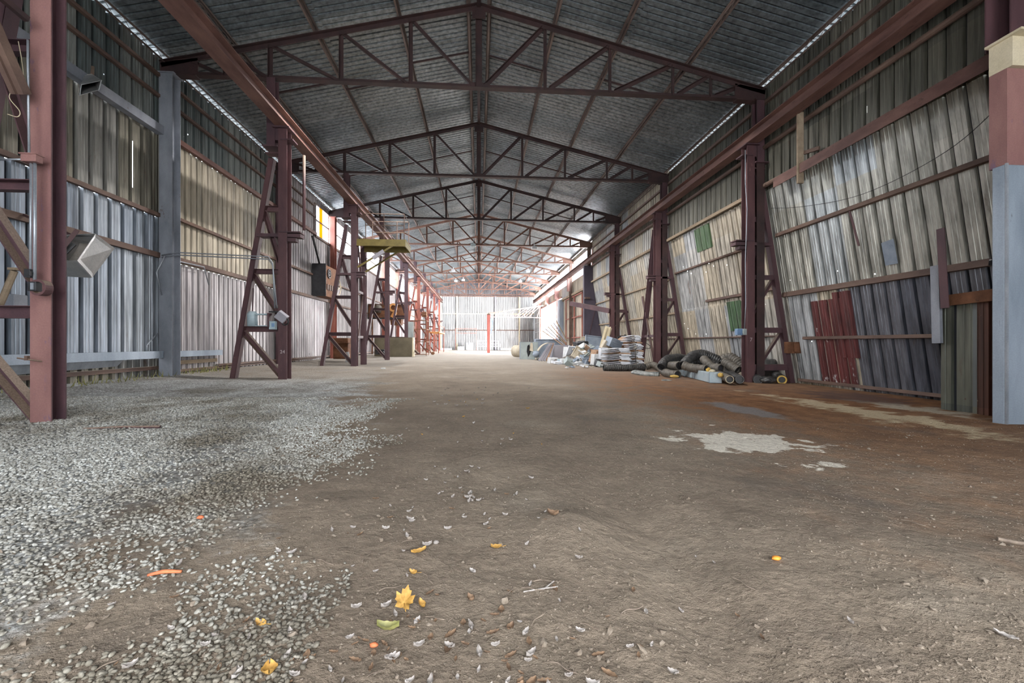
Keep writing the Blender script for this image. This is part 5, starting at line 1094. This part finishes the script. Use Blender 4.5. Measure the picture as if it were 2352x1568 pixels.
lump('orange_scrap', V((1.31, 1.83, ground(1.31, 1.83) + .010)), (.021, .014, .010), 'leaforange', 'bright orange scrap on the bare dirt', 'scrap', 11, 2)
o = MB().tube(spline([(-1.31, 1.83, ground(-1.31, 1.83) + .012), (-1.26, 1.85, ground(-1.26, 1.85) + .016), (-1.20, 1.86, ground(-1.2, 1.86) + .013)]), .008, 8, True, lambda t: .6 + .4 * math.sin(t * 3)).build('orange_peel', 'leafred', None, True); tag(o, 'orange-red peel strip at the edge of the gravel', 'peel')
lump('red_scrap', V((-1.45, 2.39, ground(-1.45, 2.39) + .01)), (.017, .012, .01), 'leafred', 'small red scrap among the white gravel', 'scrap', 12, 2)
lump('red_scrap', V((-.33, 1.40, ground(-.33, 1.40) + .006)), (.013, .01, .007), 'leafred', 'small red-orange flake below the olive leaf', 'scrap', 13, 2)
lump('white_shell', V((-.20, 2.07, ground(-.2, 2.07) + .008)), (.014, .012, .009), 'leafpale', 'round white shell-like pebble on the dirt', 'pebble', 14, 2)
o = MB().tube(spline([(2.55, 1.96, ground(2.55, 1.96) + .012), (2.62, 1.93, ground(2.62, 1.93) + .012), (2.72, 1.90, ground(2.72, 1.9) + .01)]), .009, 7).build('dry_stick', 'twig'); tag(o, 'dark stick lying on the dirt near the far edge of the floor', 'stick')
o = MB().tube(spline([(.17, 1.66, ground(.17, 1.66) + .005), (.24, 1.68, ground(.24, 1.68) + .006), (.31, 1.70, ground(.31, 1.7) + .005)]), .003, 5).tube([(.25, 1.68, ground(.25, 1.68) + .005), (.30, 1.73, ground(.30, 1.73) + .012)], .003, 5).build('pale_twig', 'leafpale'); tag(o, 'pale forked twig on the dirt', 'twig')
a, b_ = atZ(192, 985, .07), atZ(368, 980, .07); o = MB().tube([a, a.lerp(b_, .5) + V((0, 0, .01)), b_], .014, 6).tube([a.lerp(b_, .1), a.lerp(b_, .98) + V((0, .03, .005))], .01, 6).build('steel_rod', 'purple'); tag(o, 'thin dark steel rod lying on the gravel beside the pink-red tower', 'rod')
cat_bits = [('leafpale', 'pale dry leaf flake lying on the dirt floor'), ('leafbrown', 'small brown dry leaf flake lying on the dirt floor'), ('leafyellow', 'small yellow dry leaf flake lying on the dirt floor')]
protos = {}
bits = []
for i in range(100):
    y = 1.18 + 1.1 * random.random() ** 2.0; x = random.gauss(-.25, .42) * (y / 1.4) + (.0 if i % 3 else .2); bits.append((x, y, 0 if random.random() < .72 else 1))
for i in range(80): bits.append((random.gauss(-.15, .38), random.uniform(1.16, 1.55), random.choice([0, 1, 1])))
for i in range(46): bits.append((random.gauss(-.05, .22), random.uniform(2.2, 3.4), 0 if random.random() < .8 else 1))
for i in range(60): bits.append((random.gauss(-.15, .55), random.uniform(4, 9.5), random.choice([0, 0, 0, 0, 2])))
for i, (x, y, k) in enumerate(bits):
    v = (k, i % 4)
    if v not in protos:
        o = leaf('leaf_flake', x, y, random.uniform(.035, .055), random.uniform(.006, .013), 0, cat_bits[k][0], cat_bits[k][1], curl=random.uniform(.2, .9), group='leaf flakes on the dirt floor')
        base = V((x, y, ground(x, y))); o.data.transform(Matrix.Translation(-base)); o.location = base; protos[v] = o
    else:
        o = protos[v].copy(); COL.objects.link(o)
        o.location = (x, y, ground(x, y))
    o.rotation_euler = (0, 0, random.uniform(0, 6.28)); s_ = random.uniform(.4, 1.0) * (1 + .07 * max(0, y - 2.5)); o.scale = (s_, s_, s_)
tw = None
for i in range(46):
    y = 1.15 + 1.6 * random.random() ** 1.6; x = random.gauss(.1, .55) * y / 1.3
    if tw is None:
        o = MB().tube(spline([(-.03, 0, .003), (-.01, .004, .005), (.015, -.002, .004), (.035, .003, .003)], 4), .0014, 5).build('twig', 'twig'); tag(o, 'thin dry brown twig lying on the dirt floor', 'twig', 'twigs on the dirt floor'); tw = o
    else: o = tw.copy(); COL.objects.link(o)
    o.location = (x, y, ground(x, y) + .001); o.rotation_euler.z = random.uniform(0, 6.28); s_ = random.uniform(.6, 1.7); o.scale = (s_, s_, s_)
# weeds by the wall
m = MB()
for i in range(160):
    y = random.uniform(11.6, 13.6) if i % 2 else random.uniform(6, 11); x = -7.5 + random.uniform(-.05, .25); z = ground(x, y); h = random.uniform(.06, .22)
    p = V((x, y, z)); q = p + V((random.uniform(-.08, .1), random.uniform(-.1, .1), h)); m.add([p + V((-.006, -.006, 0)), p + V((.006, .006, 0)), q], [(0, 1, 2)])
o = m.build('dry_grass', 'grass'); tag(o, 'sparse dry grass at the foot of the gravel side wall', 'grass', kind='stuff')

# ------------------------------------------------------------------ camera, light
cam = bpy.data.cameras.new('camera'); cam.lens = 36 * F / 2352; cam.sensor_width = 36; cam.shift_y = (HZ - 784) / 2352; cam.clip_start = .05; cam.clip_end = 400
co = bpy.data.objects.new('camera', cam); COL.objects.link(co); co.location = (0, 0, CZ); co.rotation_euler = (math.pi / 2, 0, -TH); bpy.context.scene.camera = co
w = bpy.data.worlds.new('World'); bpy.context.scene.world = w; w.use_nodes = True; t = w.node_tree; bg = t.nodes['Background']
bg.inputs[0].default_value = (.90, .95, 1.0, 1); bg.inputs[1].default_value = 5.5
def area(name, loc, rot, sx, sy, power, col, portal=False):
    l = bpy.data.lights.new(name, 'AREA'); l.shape = 'RECTANGLE'; l.size = sx; l.size_y = sy; l.energy = power; l.color = col
    if portal: l.cycles.is_portal = True
    o = bpy.data.objects.new(name, l); COL.objects.link(o); o.location = loc; o.rotation_euler = rot; return o
# daylight entering at the open front gable, the side doorway and the clerestories
area('daylight_front', (.6, -3.25, 2.5), (math.radians(90), 0, 0), 9.0, 4.6, 440, (1, .97, .93))
area('daylight_door', (9.6, 46.5, 2.6), (0, math.radians(90), 0), 5.4, 12.5, 17000, (1, .98, .97))
area('daylight_left', (-7.95, 41, 6.8), (0, math.radians(-90), 0), 1.45, 37, 3400, (.96, .98, 1))
area('daylight_right', (7.95, 44, 6.8), (0, math.radians(90), 0), 1.5, 29, 3000, (1, .98, .95))
def spot(loc, power):
    l = bpy.data.lights.new('fill_spot', 'SPOT'); l.energy = power; l.spot_size = math.radians(164); l.spot_blend = .35; l.shadow_soft_size = .06; l.color = (1, .97, .94)
    o = bpy.data.objects.new('fill_spot', l); COL.objects.link(o); o.location = loc; return o
for Y, p in ((11.2, 1050), (17.2, 900), (23.2, 800), (29.2, 800)):  # added fill spots without any fixture, brightening the middle of the floor
    for x in (-2.6, 2.6): spot((x, Y + .15, 7.56), p)
sc = bpy.context.scene
sc.view_settings.view_transform = 'Standard'; sc.view_settings.exposure = 0.32
cy = sc.cycles; cy.max_bounces = 5; cy.diffuse_bounces = 3; cy.use_light_tree = False; cy.adaptive_threshold = .1; cy.adaptive_min_samples = 24; cy.glossy_bounces = 2; cy.transmission_bounces = 2; cy.transparent_max_bounces = 4; cy.caustics_reflective = False; cy.caustics_refractive = False; cy.use_denoising = True; cy.sample_clamp_indirect = 6
